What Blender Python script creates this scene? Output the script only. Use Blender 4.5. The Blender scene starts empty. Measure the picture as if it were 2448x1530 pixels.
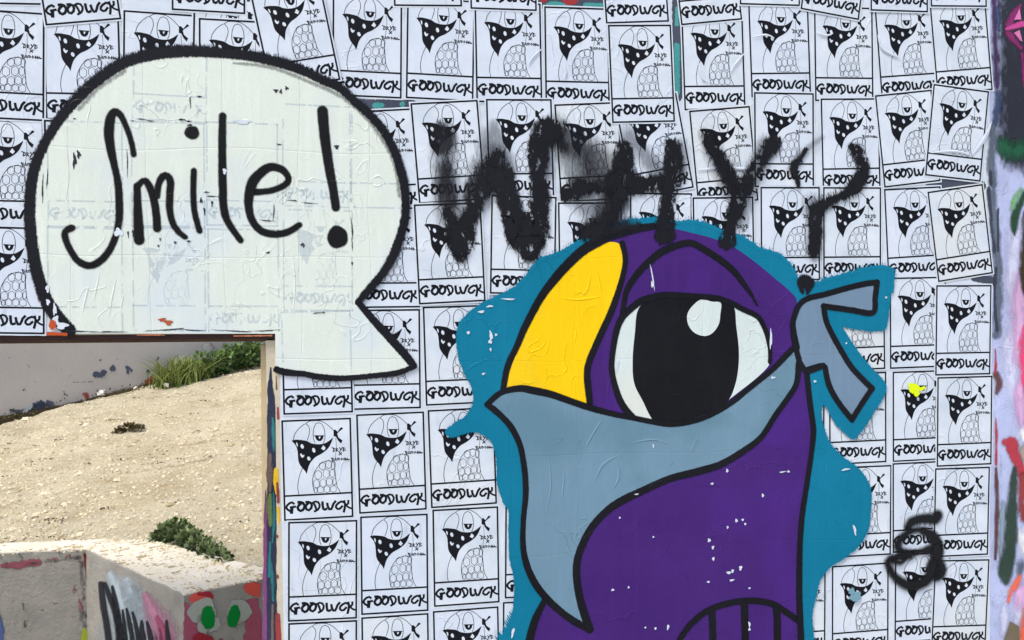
import bpy, bmesh, math, random
from math import sin, cos, radians, pi, atan2, hypot
from mathutils import Vector, noise as mnoise
from mathutils.geometry import tessellate_polygon
random.seed(11)
S = bpy.context.scene
COL = S.collection

# ------------------------------------------------------------------ camera
F = 2050.0; TH = radians(8.75); PT = radians(2.0); DIST = 3.7; EYE = 2.0
cam = bpy.data.objects.new('camera', bpy.data.cameras.new('camera'))
COL.objects.link(cam); S.camera = cam
cam.location = (0, -DIST, EYE)
cam.rotation_euler = (radians(90) - PT, 0, -TH)
cam.data.sensor_width = 36; cam.data.lens = 36 * F / 2448
cam.data.clip_start = .05; cam.data.clip_end = 3000
# ------------------------------------------------------------------ light: bright, hazy overcast
w = bpy.data.worlds.new('World'); S.world = w; w.use_nodes = True
SUN_EL, SUN_AZ = 58, -52          # azimuth measured from straight behind the camera, to its left
nt = w.node_tree
sky = nt.nodes.new('ShaderNodeTexSky'); sky.sky_type = 'NISHITA'; sky.sun_disc = False
sky.sun_elevation = radians(SUN_EL); sky.sun_rotation = radians(180 + SUN_AZ * -1)
sky.dust_density = 4.0; sky.air_density = 1.0; sky.ozone_density = .8
bg = nt.nodes['Background']; nt.links.new(sky.outputs[0], bg.inputs[0]); bg.inputs[1].default_value = .12
sd = bpy.data.lights.new('sun', 'SUN'); sd.energy = 1.35; sd.angle = radians(14); sd.color = (1, .975, .93)
so = bpy.data.objects.new('sun', sd); COL.objects.link(so)
so.rotation_euler = (radians(90 - SUN_EL), 0, radians(SUN_AZ))
S.view_settings.view_transform = 'Standard'; S.view_settings.look = 'None'
S.view_settings.exposure = .87; S.view_settings.gamma = 1
S.cycles.max_bounces = 6; S.cycles.transparent_max_bounces = 24
S.cycles.use_denoising = True

# ------------------------------------------------------------------ geometry of the photograph's wall
fw = Vector((sin(TH)*cos(PT), cos(TH)*cos(PT), -sin(PT)))
rt = Vector((cos(TH), -sin(TH), 0))
up = Vector((sin(TH)*sin(PT), cos(TH)*sin(PT), cos(PT)))
def ray(x, y): return fw + rt*((x-1224)/F) - up*((y-765)/F)
def W(x, y):                        # point of the poster wall's face (Y = 0) -> (X, Z)
    d = ray(x, y); t = DIST/d.y
    return Vector((d.x*t, EYE + d.z*t))
def wsc(x, y): return (W(x, y+1) - W(x, y)).length
def onz(x, y, z):                   # point of the level z
    d = ray(x, y); t = (z-EYE)/d.z
    return Vector((d.x*t, -DIST + d.y*t, z))
def ony(x, y, Y):
    d = ray(x, y); t = (Y+DIST)/d.y
    return Vector((d.x*t, Y, EYE + d.z*t))

# ------------------------------------------------------------------ small helpers
def lin(c): return tuple(((v/255)/12.92 if v/255 <= .04045 else ((v/255+.055)/1.055)**2.4) for v in c)
STUFFP = ('show_through_print','paint_nicks','paint_chips','paper_tears','brush_haze','red_fleck','peeled_patch','pale_peel','scratch_mark','dark_scuff','rust_spots','halo_edge','scarf_spots','overspray')
def tag(o, label=None, cat=None, group=None, kind=None):
    if label: o['label'] = label
    if cat: o['category'] = cat
    if group: o['group'] = group
    if kind: o['kind'] = kind
    return o
def mesh_obj(name, verts, faces, mat, parent=None, attrs=None, smooth=False):
    me = bpy.data.meshes.new(name); me.from_pydata(verts, [], faces)
    if attrs:
        for k, vals in attrs.items():
            a = me.attributes.new(k, 'FLOAT', 'POINT'); a.data.foreach_set('value', vals)
    if smooth: me.polygons.foreach_set('use_smooth', [True]*len(me.polygons))
    me.materials.append(mat); me.update()
    o = bpy.data.objects.new(name, me); COL.objects.link(o); o.parent = parent
    if name in STUFFP: o['kind'] = 'stuff'
    return o
def box_obj(name, p0, p1, mat, parent=None):
    (x0,y0,z0),(x1,y1,z1) = p0, p1
    v = [(x0,y0,z0),(x1,y0,z0),(x1,y1,z0),(x0,y1,z0),(x0,y0,z1),(x1,y0,z1),(x1,y1,z1),(x0,y1,z1)]
    f = [(0,1,5,4),(1,2,6,5),(2,3,7,6),(3,0,4,7),(4,5,6,7),(3,2,1,0)]
    return mesh_obj(name, v, f, mat, parent)
def prism(name, top, zb, mat, parent=None):      # top: list of Vector (same z order), extruded down to zb
    n = len(top)
    v = [tuple(p) for p in top] + [(p.x, p.y, zb) for p in top]
    tri = [tuple(t) for t in tessellate_polygon([[Vector((p.x, p.y, 0)) for p in top]])]
    f = list(tri) + [tuple(i+n for i in reversed(t)) for t in tri]
    f += [(i, (i+1) % n, (i+1) % n+n, i+n) for i in range(n)]
    me = mesh_obj(name, v, f, mat, parent)
    bm = bmesh.new(); bm.from_mesh(me.data); bmesh.ops.recalc_face_normals(bm, faces=bm.faces); bm.to_mesh(me.data); bm.free()
    return me
def empty(name, loc=(0,0,0)):
    o = bpy.data.objects.new(name, None); COL.objects.link(o); o.location = loc; o.empty_display_size = .05; return o

# ------------------------------------------------------------------ materials
class NT:
    def __init__(s, name):
        s.m = bpy.data.materials.new(name); s.m.use_nodes = True; s.t = s.m.node_tree
        s.b = s.t.nodes['Principled BSDF']; s.out = s.t.nodes['Material Output']
    def n(s, typ, **kw):
        o = s.t.nodes.new(typ)
        for k, v in kw.items(): setattr(o, k, v)
        return o
    def l(s, a, b): s.t.links.new(a, b)
    def math(s, op, a, b=None, c=None):
        o = s.n('ShaderNodeMath', operation=op)
        for i, v in enumerate((a, b, c)):
            if v is None: continue
            if isinstance(v, (int, float)): o.inputs[i].default_value = v
            else: s.l(v, o.inputs[i])
        return o.outputs[0]
    def ramp(s, v, a, b, lo=0., hi=1.):
        o = s.n('ShaderNodeMapRange'); o.clamp = True
        s.l(v, o.inputs[0]); o.inputs[1].default_value = a; o.inputs[2].default_value = b
        o.inputs[3].default_value = lo; o.inputs[4].default_value = hi
        return o.outputs[0]
    def noise(s, vec, scale, detail=3, rough=.55, dist=0.):
        o = s.n('ShaderNodeTexNoise'); s.l(vec, o.inputs['Vector'])
        o.inputs['Scale'].default_value = scale; o.inputs['Detail'].default_value = detail
        o.inputs['Roughness'].default_value = rough; o.inputs['Distortion'].default_value = dist
        return o.outputs[0]
    def mix(s, f, a, b):
        o = s.n('ShaderNodeMix', data_type='RGBA')
        if isinstance(f, (int, float)): o.inputs[0].default_value = f
        else: s.l(f, o.inputs[0])
        for i, v in ((6, a), (7, b)):
            if isinstance(v, tuple): o.inputs[i].default_value = (*v[:3], 1)
            else: s.l(v, o.inputs[i])
        return o.outputs[2]
    def coord(s, scale=(1,1,1), rnd=False):
        tc = s.n('ShaderNodeTexCoord'); mp = s.n('ShaderNodeMapping'); mp.inputs['Scale'].default_value = scale
        s.l(tc.outputs['Object'], mp.inputs[0])
        if rnd:
            oi = s.n('ShaderNodeObjectInfo'); cm = s.n('ShaderNodeCombineXYZ')
            v = s.math('MULTIPLY', oi.outputs['Random'], 37.)
            s.l(v, cm.inputs[0]); s.l(v, cm.inputs[1]); s.l(v, cm.inputs[2]); s.l(cm.outputs[0], mp.inputs['Location'])
            s.rnd = oi.outputs['Random']
        return mp.outputs[0]
    def attr(s, name):
        o = s.n('ShaderNodeAttribute', attribute_name=name); return o.outputs['Fac']
    def bump(s, h, strength, dist=.002, prev=None):
        o = s.n('ShaderNodeBump'); s.l(h, o.inputs['Height'])
        o.inputs['Strength'].default_value = strength; o.inputs['Distance'].default_value = dist
        if prev is not None: s.l(prev, o.inputs['Normal'])
        return o.outputs[0]
    def creases(s, vec, prev=None, st=.5):       # fine ridge lines where pasted paper has buckled
        a = s.noise(vec, 5.5, 2, .5, .8)
        r = s.ramp(s.math('ABSOLUTE', s.math('SUBTRACT', a, .5)), 0, .012, 1, 0)
        m = s.ramp(s.noise(vec, 3.1, 1), .50, .62)
        return s.bump(s.math('MULTIPLY', r, m), st, .0015, prev)

def m_paint(name, rgb, rough=.5, var=.10, stroke=False, rag=.5, soft=.12, ns=120, aniso=(1,1,.45), seam=.5, worn=0., patch=None, opacity=1.0, spec=.13, thr=.5):
    s = NT(name); v = s.coord(); base = lin(rgb)
    lo = tuple(c*(1-var) for c in base); hi = tuple(min(1, c*(1+var)+.004) for c in base)
    f = s.ramp(s.noise(v, 2.3, 4, .6), .3, .7)
    c = s.mix(f, lo, hi)
    grain = s.ramp(s.noise(v, 170, 2, .6), .3, .7)
    c = s.mix(s.math('MULTIPLY', grain, .22), c, tuple(min(1, x*1.35+.01) for x in base))
    sk = s.ramp(s.noise(s.coord((1,1,.06)), 26, 4, .7), .52, .78, 0, .22)      # dragged brush and roller streaks
    c = s.mix(sk, c, tuple(min(1, x*1.45+.012) for x in base))
    c = s.mix(s.ramp(s.noise(v, .9, 2), .45, .7, 0, .35), c, tuple(x*(1-var*1.6) for x in base))
    if patch:                                       # uneven second coat in another tone
        c = s.mix(s.ramp(s.noise(v, 1.9, 3, .5, .4), .52, .66, 0, patch[1]), c, lin(patch[0]))
    s.l(c, s.b.inputs['Base Color']); s.b.inputs['Roughness'].default_value = rough
    s.b.inputs['Specular IOR Level'].default_value = spec
    # relief: buckled paper and the edges of the sheets under the paint
    nb = s.bump(s.noise(s.coord((1,1,.35)), 16, 3, .6), .55, .004)
    nb = s.creases(v, nb, 1.0)
    if seam:
        sx = s.n('ShaderNodeSeparateXYZ'); s.l(v, sx.inputs[0]); cx = s.n('ShaderNodeCombineXYZ')
        wv = s.noise(v, 1.5, 1)
        s.l(s.math('ADD', sx.outputs[0], s.math('MULTIPLY', wv, .07)), cx.inputs[0]); s.l(s.math('ADD', sx.outputs[2], s.math('MULTIPLY', wv, .09)), cx.inputs[1])
        br = s.n('ShaderNodeTexBrick'); br.offset = 0; s.l(cx.outputs[0], br.inputs[0])
        br.inputs['Scale'].default_value = 1; br.inputs['Brick Width'].default_value = .298; br.inputs['Row Height'].default_value = .437
        br.inputs['Mortar Size'].default_value = .0035; br.inputs['Mortar Smooth'].default_value = .4
        nb = s.bump(br.outputs['Fac'], seam, -.0012, nb)
    nb = s.bump(s.noise(v, 420, 2), .12, .0006, nb)
    s.l(nb, s.b.inputs['Normal'])
    if stroke or worn or opacity < 1:
        if stroke:
            cov = s.attr('cover')
            nz = s.noise(s.coord(aniso), ns, 3, .65)
            k = s.math('MULTIPLY', s.math('SUBTRACT', nz, .5), rag*2)
            al = s.ramp(s.math('ADD', cov, k), thr-soft, thr+soft)
        else: al = s.math('ADD', 1., 0.)
        if worn:
            wn = s.ramp(s.noise(s.coord((1,1,.5)), 26, 4, .7), .64-worn*.2, .66-worn*.2, 1, 0)
            al = s.math('MULTIPLY', al, wn)
        if opacity < 1: al = s.math('MULTIPLY', al, opacity)
        s.l(al, s.b.inputs['Alpha'])
    return s.m

def m_paper():
    s = NT('pasted_paper'); v = s.coord(rnd=True)
    f = s.ramp(s.noise(v, 7, 4, .6), .3, .7)
    c = s.mix(f, lin((190,203,216)), lin((212,221,232)))
    c = s.mix(s.math('MULTIPLY', s.rnd, .5), c, lin((200,212,231)))
    yl = s.math('MULTIPLY', s.ramp(s.math('FRACT', s.math('MULTIPLY', s.rnd, 7.3)), .6, 1.), s.ramp(s.noise(v, 3.5, 3), .4, .65, .05, .45))
    c = s.mix(yl, c, lin((208,212,204)))
    c = s.mix(s.ramp(s.noise(s.coord((1,1,.12), True), 38, 3, .7), .60, .74, 0, .5), c, lin((168,180,196)))
    st = s.ramp(s.noise(v, 60, 3, .7), .62, .75, 0, .35)
    c = s.mix(st, c, lin((166,180,194)))
    s.l(c, s.b.inputs['Base Color']); s.b.inputs['Roughness'].default_value = .6
    s.b.inputs['Specular IOR Level'].default_value = .15
    nb = s.bump(s.noise(v, 9, 3, .55, .5), .5, .006); nb = s.creases(v, nb, .9)
    s.l(nb, s.b.inputs['Normal']); return s.m
def m_ink():
    s = NT('printed_ink'); v = s.coord(rnd=True)
    c = s.mix(s.noise(v, 14, 3), lin((12,15,24)), lin((26,28,34)))
    s.l(c, s.b.inputs['Base Color']); s.b.inputs['Specular IOR Level'].default_value = .1; s.b.inputs['Roughness'].default_value = .6; return s.m
def m_conc(name, a, b, scale=6, bump=.5, spots=None, peel=None):
    s = NT(name); v = s.coord()
    c = s.mix(s.ramp(s.noise(v, scale, 6, .65), .3, .7), lin(a), lin(b))
    c = s.mix(s.ramp(s.noise(v, 90, 3, .7), .55, .8, 0, .5), c, tuple(x*.6 for x in lin(a)))
    if spots: c = s.mix(s.ramp(s.noise(s.coord((1,1,1.6)), spots[1], 4, .7), spots[2], spots[2]+.03), c, lin(spots[0]))
    if peel: c = s.mix(s.ramp(s.noise(s.coord((1.3,1,1)), peel[1], 5, .75, .6), peel[2], peel[2]+.02), c, lin(peel[0]))
    s.l(c, s.b.inputs['Base Color']); s.b.inputs['Roughness'].default_value = .85
    nb = s.bump(s.noise(v, 35, 5, .7), bump, .01); s.l(nb, s.b.inputs['Normal']); return s.m
def m_plain(name, rgb, rough=.7, var=.2, scale=20, attr=None):
    s = NT(name); v = s.coord(); b = lin(rgb)
    c = s.mix(s.ramp(s.noise(v, scale, 4, .6), .3, .7), tuple(x*(1-var) for x in b), tuple(min(1, x*(1+var)) for x in b))
    if attr: c = s.mix(s.attr('tone'), c, lin(attr))
    s.l(c, s.b.inputs['Base Color']); s.b.inputs['Roughness'].default_value = rough; return s.m

PAPER = m_paper(); INK = m_ink()

# ------------------------------------------------------------------ curves and strokes
def catmull(pts, step, closed=False):
    P = [tuple(p) for p in pts]; n = len(P); out = []
    rng = range(n if closed else n-1)
    for i in rng:
        if closed: a, b, c, d = P[(i-1) % n], P[i], P[(i+1) % n], P[(i+2) % n]
        else: a, b, c, d = P[max(i-1, 0)], P[i], P[i+1], P[min(i+2, n-1)]
        k = max(1, int(hypot(c[0]-b[0], c[1]-b[1])/step))
        for j in range(k):
            t = j/k
            out.append(tuple(.5*(2*b[q]+(c[q]-a[q])*t+(2*a[q]-5*b[q]+4*c[q]-d[q])*t*t+(3*b[q]-a[q]-3*c[q]+d[q])*t**3) for q in range(len(b))))
    if not closed: out.append(P[-1])
    return out
class Flat:
    """collects ribbons and filled outlines lying on the XZ plane of a wall (Y towards the viewer is negative)"""
    def __init__(s): s.v = []; s.f = []; s.c = []; s.k = 0
    def ribbon(s, pts, y, soft, caps=True):      # pts: (x, z, half width); soft: half width of the soft rim
        n = len(pts)
        if n < 2: return
        s.k += 1; y0 = y - (s.k % 40)*2e-5
        sec = []
        for i, p in enumerate(pts):
            a = pts[max(i-1, 0)]; b = pts[min(i+1, n-1)]
            dx, dz = b[0]-a[0], b[1]-a[1]; L = hypot(dx, dz) or 1e-9
            nx, nz = -dz/L, dx/L; h = p[2]; k = min(soft, h*.9)
            base = len(s.v); yy = y0 - (i % 200)*6e-7
            for o, cv in ((-(h+k), 0), (-(h-k), 1), (h-k, 1), (h+k, 0)):
                s.v.append((p[0]+nx*o, yy, p[1]+nz*o)); s.c.append(cv)
            sec.append(base)
        for a, b in zip(sec, sec[1:]):
            for j in range(3): s.f.append((a+j, a+j+1, b+j+1, b+j))
        if caps:
            for end in (0, n-1):
                p = pts[end]; q = pts[1] if end == 0 else pts[n-2]
                dx, dz = p[0]-q[0], p[1]-q[1]; a0 = atan2(dz, dx); h = p[2]; k = min(soft, h*.9)
                cb = len(s.v); s.v.append((p[0], y0-1e-5, p[1])); s.c.append(1)
                for j in range(9):
                    a = a0 - pi/2 + pi*j/8
                    for r, cv in ((h-k, 1), (h+k, 0)):
                        s.v.append((p[0]+cos(a)*r, y0-1e-5, p[1]+sin(a)*r)); s.c.append(cv)
                for j in range(8):
                    i0 = cb+1+2*j
                    s.f.append((cb, i0, i0+2)); s.f.append((i0, i0+1, i0+3, i0+2))
    def dot(s, x, z, rx, rz, y, soft, rot=0, n=20, wob=.0):
        s.k += 1; y0 = y-(s.k % 40)*2e-5; cb = len(s.v); s.v.append((x, y0, z)); s.c.append(1)
        ph = random.random()*9
        for j in range(n):
            a = 2*pi*j/n; q = 1+wob*sin(3*a+ph)+wob*.6*sin(5*a+2*ph)
            for kk, cv in ((-1, 1), (1, 0)):
                px, pz = cos(a)*(rx*q+kk*min(soft, rx*.9)), sin(a)*(rz*q+kk*min(soft, rz*.9))
                s.v.append((x+px*cos(rot)-pz*sin(rot), y0, z+px*sin(rot)+pz*cos(rot))); s.c.append(cv)
        for j in range(n):
            i0 = cb+1+2*j; i1 = cb+1+2*((j+1) % n)
            s.f.append((cb, i0, i1)); s.f.append((i0, i0+1, i1+1, i1))
    def fill(s, pts, y):
        b = len(s.v)
        for p in pts: s.v.append((p[0], y, p[1])); s.c.append(1)
        for t in tessellate_polygon([[Vector((p[0], p[1], 0)) for p in pts]]): s.f.append(tuple(b+i for i in t))
    def build(s, name, mat, parent=None):
        return mesh_obj(name, s.v, s.f, mat, parent, {'cover': [float(c) for c in s.c]})
def PX(pts, wd=None):             # photo points (x, y[, full width]) -> wall (x, z, half width)
    o = []
    for p in pts:
        q = W(p[0], p[1]); h = (p[2] if len(p) > 2 else wd)*.5*wsc(p[0], p[1]); o.append((q.x, q.y, h))
    return o
PXM = wsc(1224, 765)              # metres per photo pixel near the middle
def stroke(fl, pts, wd, y, soft=2.0, smooth=True):
    if pts and len(pts[0]) == 2: pts = [(p[0], p[1], wd) for p in pts]
    if smooth: fl.ribbon(PX(catmull(pts, 5)), y, soft*PXM)
    else:
        for a, b in zip(pts, pts[1:]): fl.ribbon(PX([a, b]), y, soft*PXM)
def outline(pts, step=4, closed=True, jit=0.):
    q = catmull(pts, step, closed); o = []
    for i, p in enumerate(q):
        dx, dy = (random.uniform(-jit, jit), random.uniform(-jit, jit)) if jit else (0, 0)
        v = W(p[0]+dx, p[1]+dy); o.append((v.x, v.y))
    return o
def poly(pts): return [tuple(W(*p)) for p in pts]
def pdot(fl, x, y, rx, ry, Y, soft=1.5, rot=0, wob=.06):
    q = W(x, y); s = wsc(x, y); fl.dot(q.x, q.y, rx*s, ry*s, Y, soft*PXM, rot, 22, wob)

# ------------------------------------------------------------------ the ground
m_dirt = m_conc('trodden_concrete', (150,146,138), (172,167,157), 3, .4)
mesh_obj('lower_ground', [(-900,-900,-.9),(900,-900,-.9),(900,900,-.9),(-900,900,-.9)], [(0,1,2,3)], m_conc('dusty_ground', (170,158,132), (190,178,150), .6, .3))['kind'] = 'structure'
box_obj('terrace_floor', (-14,-16,-.9), (14,.30,0), m_dirt)['kind'] = 'structure'

# ------------------------------------------------------------------ the poster wall with its opening
XO = W(658, 900).x; ZO = W(300, 800).y; XL = -3.4
m_wall = m_conc('painted_masonry', (188,180,160), (205,198,180), 5, .4)
wall = empty('poster_wall', (0,0,0))
tag(wall, 'thick masonry wall covered in pasted posters and a mural, cut by a square opening', 'wall')
def slab(x0, x1, z0, z1, name='masonry'): return box_obj(name, (x0,0,z0), (x1,.28,z1), m_wall, wall)
slab(XO, 5.6, 0, 3.6, 'wall_panel'); slab(XL, XO, ZO, 3.6, 'wall_panel'); slab(XL-1.6, XL, 0, 3.6, 'wall_panel')
def rec(x0, x1, y0, y1, Y, th, mat, name):    # strip standing back in the opening; photo pixel bounds at that depth
    a = ony(x0, y0, Y); b = ony(x1, y1, Y)
    return box_obj(name, (a.x, Y, b.z), (b.x, Y+th, a.z), mat, wall)
m_jamb = m_conc('jamb_plaster', (186,180,160), (206,200,182), 9, .3)
m_rust = m_plain('dark_red_steel', (50,22,24), .7, .5, 6)
m_beam = m_plain('brown_timber', (86,66,50), .8, .3, 9)
m_jambr = m_plain('pale_rear_strip', (188,172,138), .8, .12, 7)
xj0 = ony(637, 900, .03).x; xj1 = XO; 
box_obj('jamb_strip', (xj0, .02, 0), (XO+.002, .06, ZO-.03), m_jamb, wall)
xr0 = ony(624, 900, .07).x
box_obj('rear_strip', (xr0, .065, 0), (xj0+.02, .10, ZO-.05), m_jambr, wall)
zt1 = ony(300, 812, .02).z; zt2 = ony(300, 819, .05).z
box_obj('lintel_strip', (XL, .015, zt1), (XO-.004, .05, ZO+.002), m_rust, wall)
box_obj('rear_lintel_strip', (XL, .052, zt2), (XO-.01, .09, zt1+.01), m_beam, wall)

# ------------------------------------------------------------------ poster artwork (one printed design)
FWD, FHT = .2815, .4205
def A2L(x, y):                     # drawing coordinates -> sheet coordinates
    # inverse of TL(90,150) + u*(910,-45) + v*(40,1325)
    dx, dy = x-90, y-150; det = 910*1325+45*40
    u = (dx*1325-dy*40)/det; v = (dy*910+dx*45)/det
    return ((u-.5)*FWD, (.5-v)*FHT)
def B2L(x, y):
    u = (x-95)/2222; v = .76+.24*(y+10-.047*(x-95))/790
    return ((u-.5)*FWD, (.5-v)*FHT)
K = FWD/910
def warp(x, z, seed):
    return .00011*sin(x*19+seed*2.1)*cos(z*13+seed)+.00006*sin(z*31+seed*3)
def bristles(fl, pts, Y, lo=3, hi=10, side=0, dens=1.0, up=1, soft=.6, tilt=.25, thick=1.6):
    """short dry brush hairs, mostly upright, fringing a stroke; side -1/1 keeps one edge, 0 both"""
    q = catmull(pts, 2.2/dens)
    for i, p in enumerate(q[1:-1], 1):
        a, b = q[i-1], q[i+1]; L = hypot(b[0]-a[0], b[1]-a[1]) or 1
        nx, ny = (b[1]-a[1])/L, -(b[0]-a[0])/L
        for sg in ((-1, 1) if side == 0 else (side,)):
            if random.random() < .25: continue
            h = p[2]*.5-1.5; x, y = p[0]+nx*sg*h, p[1]+ny*sg*h
            ln = random.uniform(lo, hi)*(.35+.65*abs(ny))
            dy = 1 if ny*sg > 0 else -1
            if abs(ny) < .35: dy = random.choice((-1, 1))
            tx = nx*sg*ln*.55+random.uniform(-tilt, tilt)*ln
            c = [(x-thick*.6, y), (x+thick*.6, y), (x+tx+.2, y+dy*ln), (x+tx-.4, y+dy*ln*.9)]
            b0 = len(fl.v)
            for m in c:
                w_ = W(*m); fl.v.append((w_.x, Y-random.random()*8e-5, w_.y)); fl.c.append(1)
            fl.f.append((b0, b0+1, b0+2, b0+3))
class Ink(Flat):
    def line(s, pts, w_, conv=A2L, smooth=True, step=26):
        q = catmull(pts, step) if smooth else [p for p in pts]
        if not smooth:
            o = []
            for a, b in zip(q, q[1:]):
                n = max(1, int(hypot(b[0]-a[0], b[1]-a[1])/120))
                o += [(a[0]+(b[0]-a[0])*i/n, a[1]+(b[1]-a[1])*i/n) for i in range(n)]
            q = o+[q[-1]]
        s.simple([conv(*p) for p in q], w_*K*.5)
    def simple(s, pts, h):
        n = len(pts); base = len(s.v)
        for i, p in enumerate(pts):
            a = pts[max(i-1, 0)]; b = pts[min(i+1, n-1)]
            dx, dz = b[0]-a[0], b[1]-a[1]; L = hypot(dx, dz) or 1e-9
            e = h*.7 if i == 0 else (-h*.7 if i == n-1 else 0)
            px, pz = p[0]-dx/L*e, p[1]-dz/L*e
            for o in (-h, h): s.v.append((px-dz/L*o, 0, pz+dx/L*o)); s.c.append(1)
        for i in range(n-1): s.f.append((base+2*i, base+2*i+1, base+2*i+3, base+2*i+2))
    def area(s, pts, conv=A2L, y=0.): s.fill([conv(*p) for p in pts], y)
    def mesh(s, name, seed, mat, off=-.0003):
        me = bpy.data.meshes.new(name)
        me.from_pydata([(x, y+off-warp(x, z, seed), z) for x, y, z in s.v], [], s.f); me.materials.append(mat); me.update(); return me
frame_ink = Ink()
hx, hz = FWD/2, FHT/2; dz_ = FHT*(.5-.757)
def seg(a, b, h):
    n = 8; frame_ink.simple([(a[0]+(b[0]-a[0])*i/n, a[1]+(b[1]-a[1])*i/n) for i in range(n+1)], h)
for a, b in (((-hx,hz),(hx,hz)), ((hx,hz),(hx,-hz)), ((hx,-hz),(-hx,-hz)), ((-hx,-hz),(-hx,hz)), ((-hx,dz_),(hx,dz_))): seg(a, b, .0037)
draw = Ink()
scarf = catmull([(215,410),(262,396),(330,398),(420,412),(470,440),(560,455),(640,447),(700,420),(772,362)], 20) + \
        catmull([(760,400),(730,470),(690,525),(620,580),(540,625),(490,675),(450,740),(418,858)], 20) + \
        catmull([(395,815),(340,750),(310,690),(300,600),(290,520),(262,460)], 20)
draw.area(scarf)
draw.area([(775,262),(803,258),(832,286),(876,222),(908,240),(842,292),(826,312),(842,362),(898,402),(880,446),(838,404),(808,352),(778,346)])
thin = 8
draw.line([(240,400),(255,330),(300,260),(350,212),(405,180),(440,215),(456,270),(448,330),(425,402)], thin)
draw.line([(405,180),(450,148),(520,140),(600,142),(640,158),(700,195),(775,265)], thin)
draw.line([(530,440),(510,390),(503,320),(512,240),(540,180),(575,165),(615,180),(648,240),(662,330),(656,400),(640,440)], thin)
draw.area([(514,335),(662,335),(640,350),(632,385),(605,412),(575,414),(548,395),(530,355)])
draw.line([(806,370),(815,480),(803,620),(790,690)], 5)
draw.line([(360,780),(325,870),(305,960),(300,1050),(315,1132)], thin)
draw.line([(522,1105),(500,1000),(502,900),(540,800),(600,722),(680,680),(750,682),(800,702),(796,780),(806,880),(816,970),(835,1040),(872,1100)], thin)
for cx, cy, rx, ry in ((628,748,46,56),(712,726,46,58),(770,745,26,56),(572,868,50,66),(680,850,46,66),(762,846,36,62),(548,988,46,60),(638,978,46,60),(724,962,46,56),(793,962,24,56),(604,1072,42,56),(690,1064,42,52),(776,1060,46,52),(540,1075,22,40)):
    pts = [(cx+rx*cos(a), cy+ry*sin(a)) for a in [pi/2+i*pi/3 for i in range(7)]]
    lim = [(max(502, min(x, 822)), min(y, 1112-(x-520)*.035)) for x, y in pts]
    draw.line(lim, 6.5, smooth=False)
for st in ([(745,500),(792,515),(790,545),(765,552)],[(770,505),(770,552)],[(808,505),(812,548)],[(808,508),(832,520),(812,530),(838,550)],[(850,500),(864,522)],[(888,495),(855,556)],[(900,500),(903,548)],[(900,500),(928,508),(905,522),(936,532),(905,547)],
           [(850,565),(885,597)],[(885,565),(850,598)],
           [(755,638),(775,677)],[(755,640),(788,645),(770,655),(802,666),(775,677)],[(812,642),(815,670),(830,672),(836,642)],[(850,640),(852,670),(874,655),(850,641)],[(888,640),(890,670),(912,655),(888,641)],[(925,638),(926,670)],[(925,656),(946,652)],[(946,638),(948,668)],[(955,668),(970,640),(985,668)],[(960,658),(1000,661)]):
    draw.line([(x_+(600-y_)*.10, y_) for x_, y_ in st], 13, smooth=False)
white = Ink()
for pts in ([(275,430),(296,444),(300,480),(290,492),(280,462)], [(330,600),(340,575),(352,590),(366,606),(386,596),(384,618),(362,640),(345,628)], [(640,468),(672,505),(650,538),(610,515)]): white.area(pts)
for cx, cy, rx, ry in ((357,486,22,31),(512,536,22,32),(447,648,23,28)):
    white.area([(cx+rx*cos(a)+6*sin(a), cy+ry*sin(a)) for a in [i*pi/5 for i in range(10)]])
for cx, cy in ((512,536),(447,648),(357,486)):
    draw.line([(cx-5,cy+8),(cx+5,cy-8)], 4, smooth=False)
white.area([(578,352),(604,350),(590,385),(580,372)])
cap = Ink()
for st, wd in (([(395,262),(345,212),(250,238),(178,300),(150,370),(190,440),(262,488)],27),([(440,366),(292,378)],27),([(335,380),(315,555)],38),
           ([(545,232),(620,232),(700,270),(745,350),(738,430),(690,500),(615,528),(545,480),(518,400),(562,330),(620,290)],32),
           ([(805,252),(880,255),(960,300),(985,380),(960,470),(878,535),(812,500),(778,430),(802,350),(860,305)],30),
           ([(1005,300),(1100,262),(1190,290),(1240,380),(1230,470),(1180,540),(1070,590)],25),([(1050,320),(1100,430),(1130,555)],25),
           ([(1335,310),(1340,440),(1362,548),(1400,568),(1462,545)],29),([(1490,370),(1510,480),(1560,578),(1612,578),(1660,490),(1692,400),(1762,325)],28),
           ([(2015,372),(1960,347),(1860,390),(1785,460),(1772,530),(1830,588),(1900,588),(1982,510)],27),
           ([(2050,340),(2077,450),(2062,580),(2032,700)],27),([(2190,345),(2185,430),(2120,490)],26),([(2100,480),(2190,570),(2300,620)],22)):
    cap.line(st, wd*1.18, B2L, step=60)
NV = 3
VAR = []
for sd_ in range(NV):
    nx, nz = 10, 14; mx, mz = hx+.0095, hz+.0095; v = []; f = []
    for j in range(nz+1):
        for i in range(nx+1):
            x = -mx+2*mx*i/nx; z = -mz+2*mz*j/nz; e = 0
            x += random.uniform(-.0007,.0007) if i in (0, nx) else 0; z += random.uniform(-.0007,.0007) if j in (0, nz) else 0
            v.append((x, -warp(x, z, sd_)-e, z))
    for j in range(nz):
        for i in range(nx): a = j*(nx+1)+i; f.append((a, a+1, a+nx+2, a+nx+1))
    me = bpy.data.meshes.new('sheet'); me.from_pydata(v, [], f); me.materials.append(PAPER)
    me.polygons.foreach_set('use_smooth', [True]*len(f)); me.update()
    VAR.append((me, frame_ink.mesh('printed_frame', sd_, INK), draw.mesh('printed_bird', sd_, INK), cap.mesh('printed_caption', sd_, INK), white.mesh('scarf_spots', sd_, PAPER, -.00042)))

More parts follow.
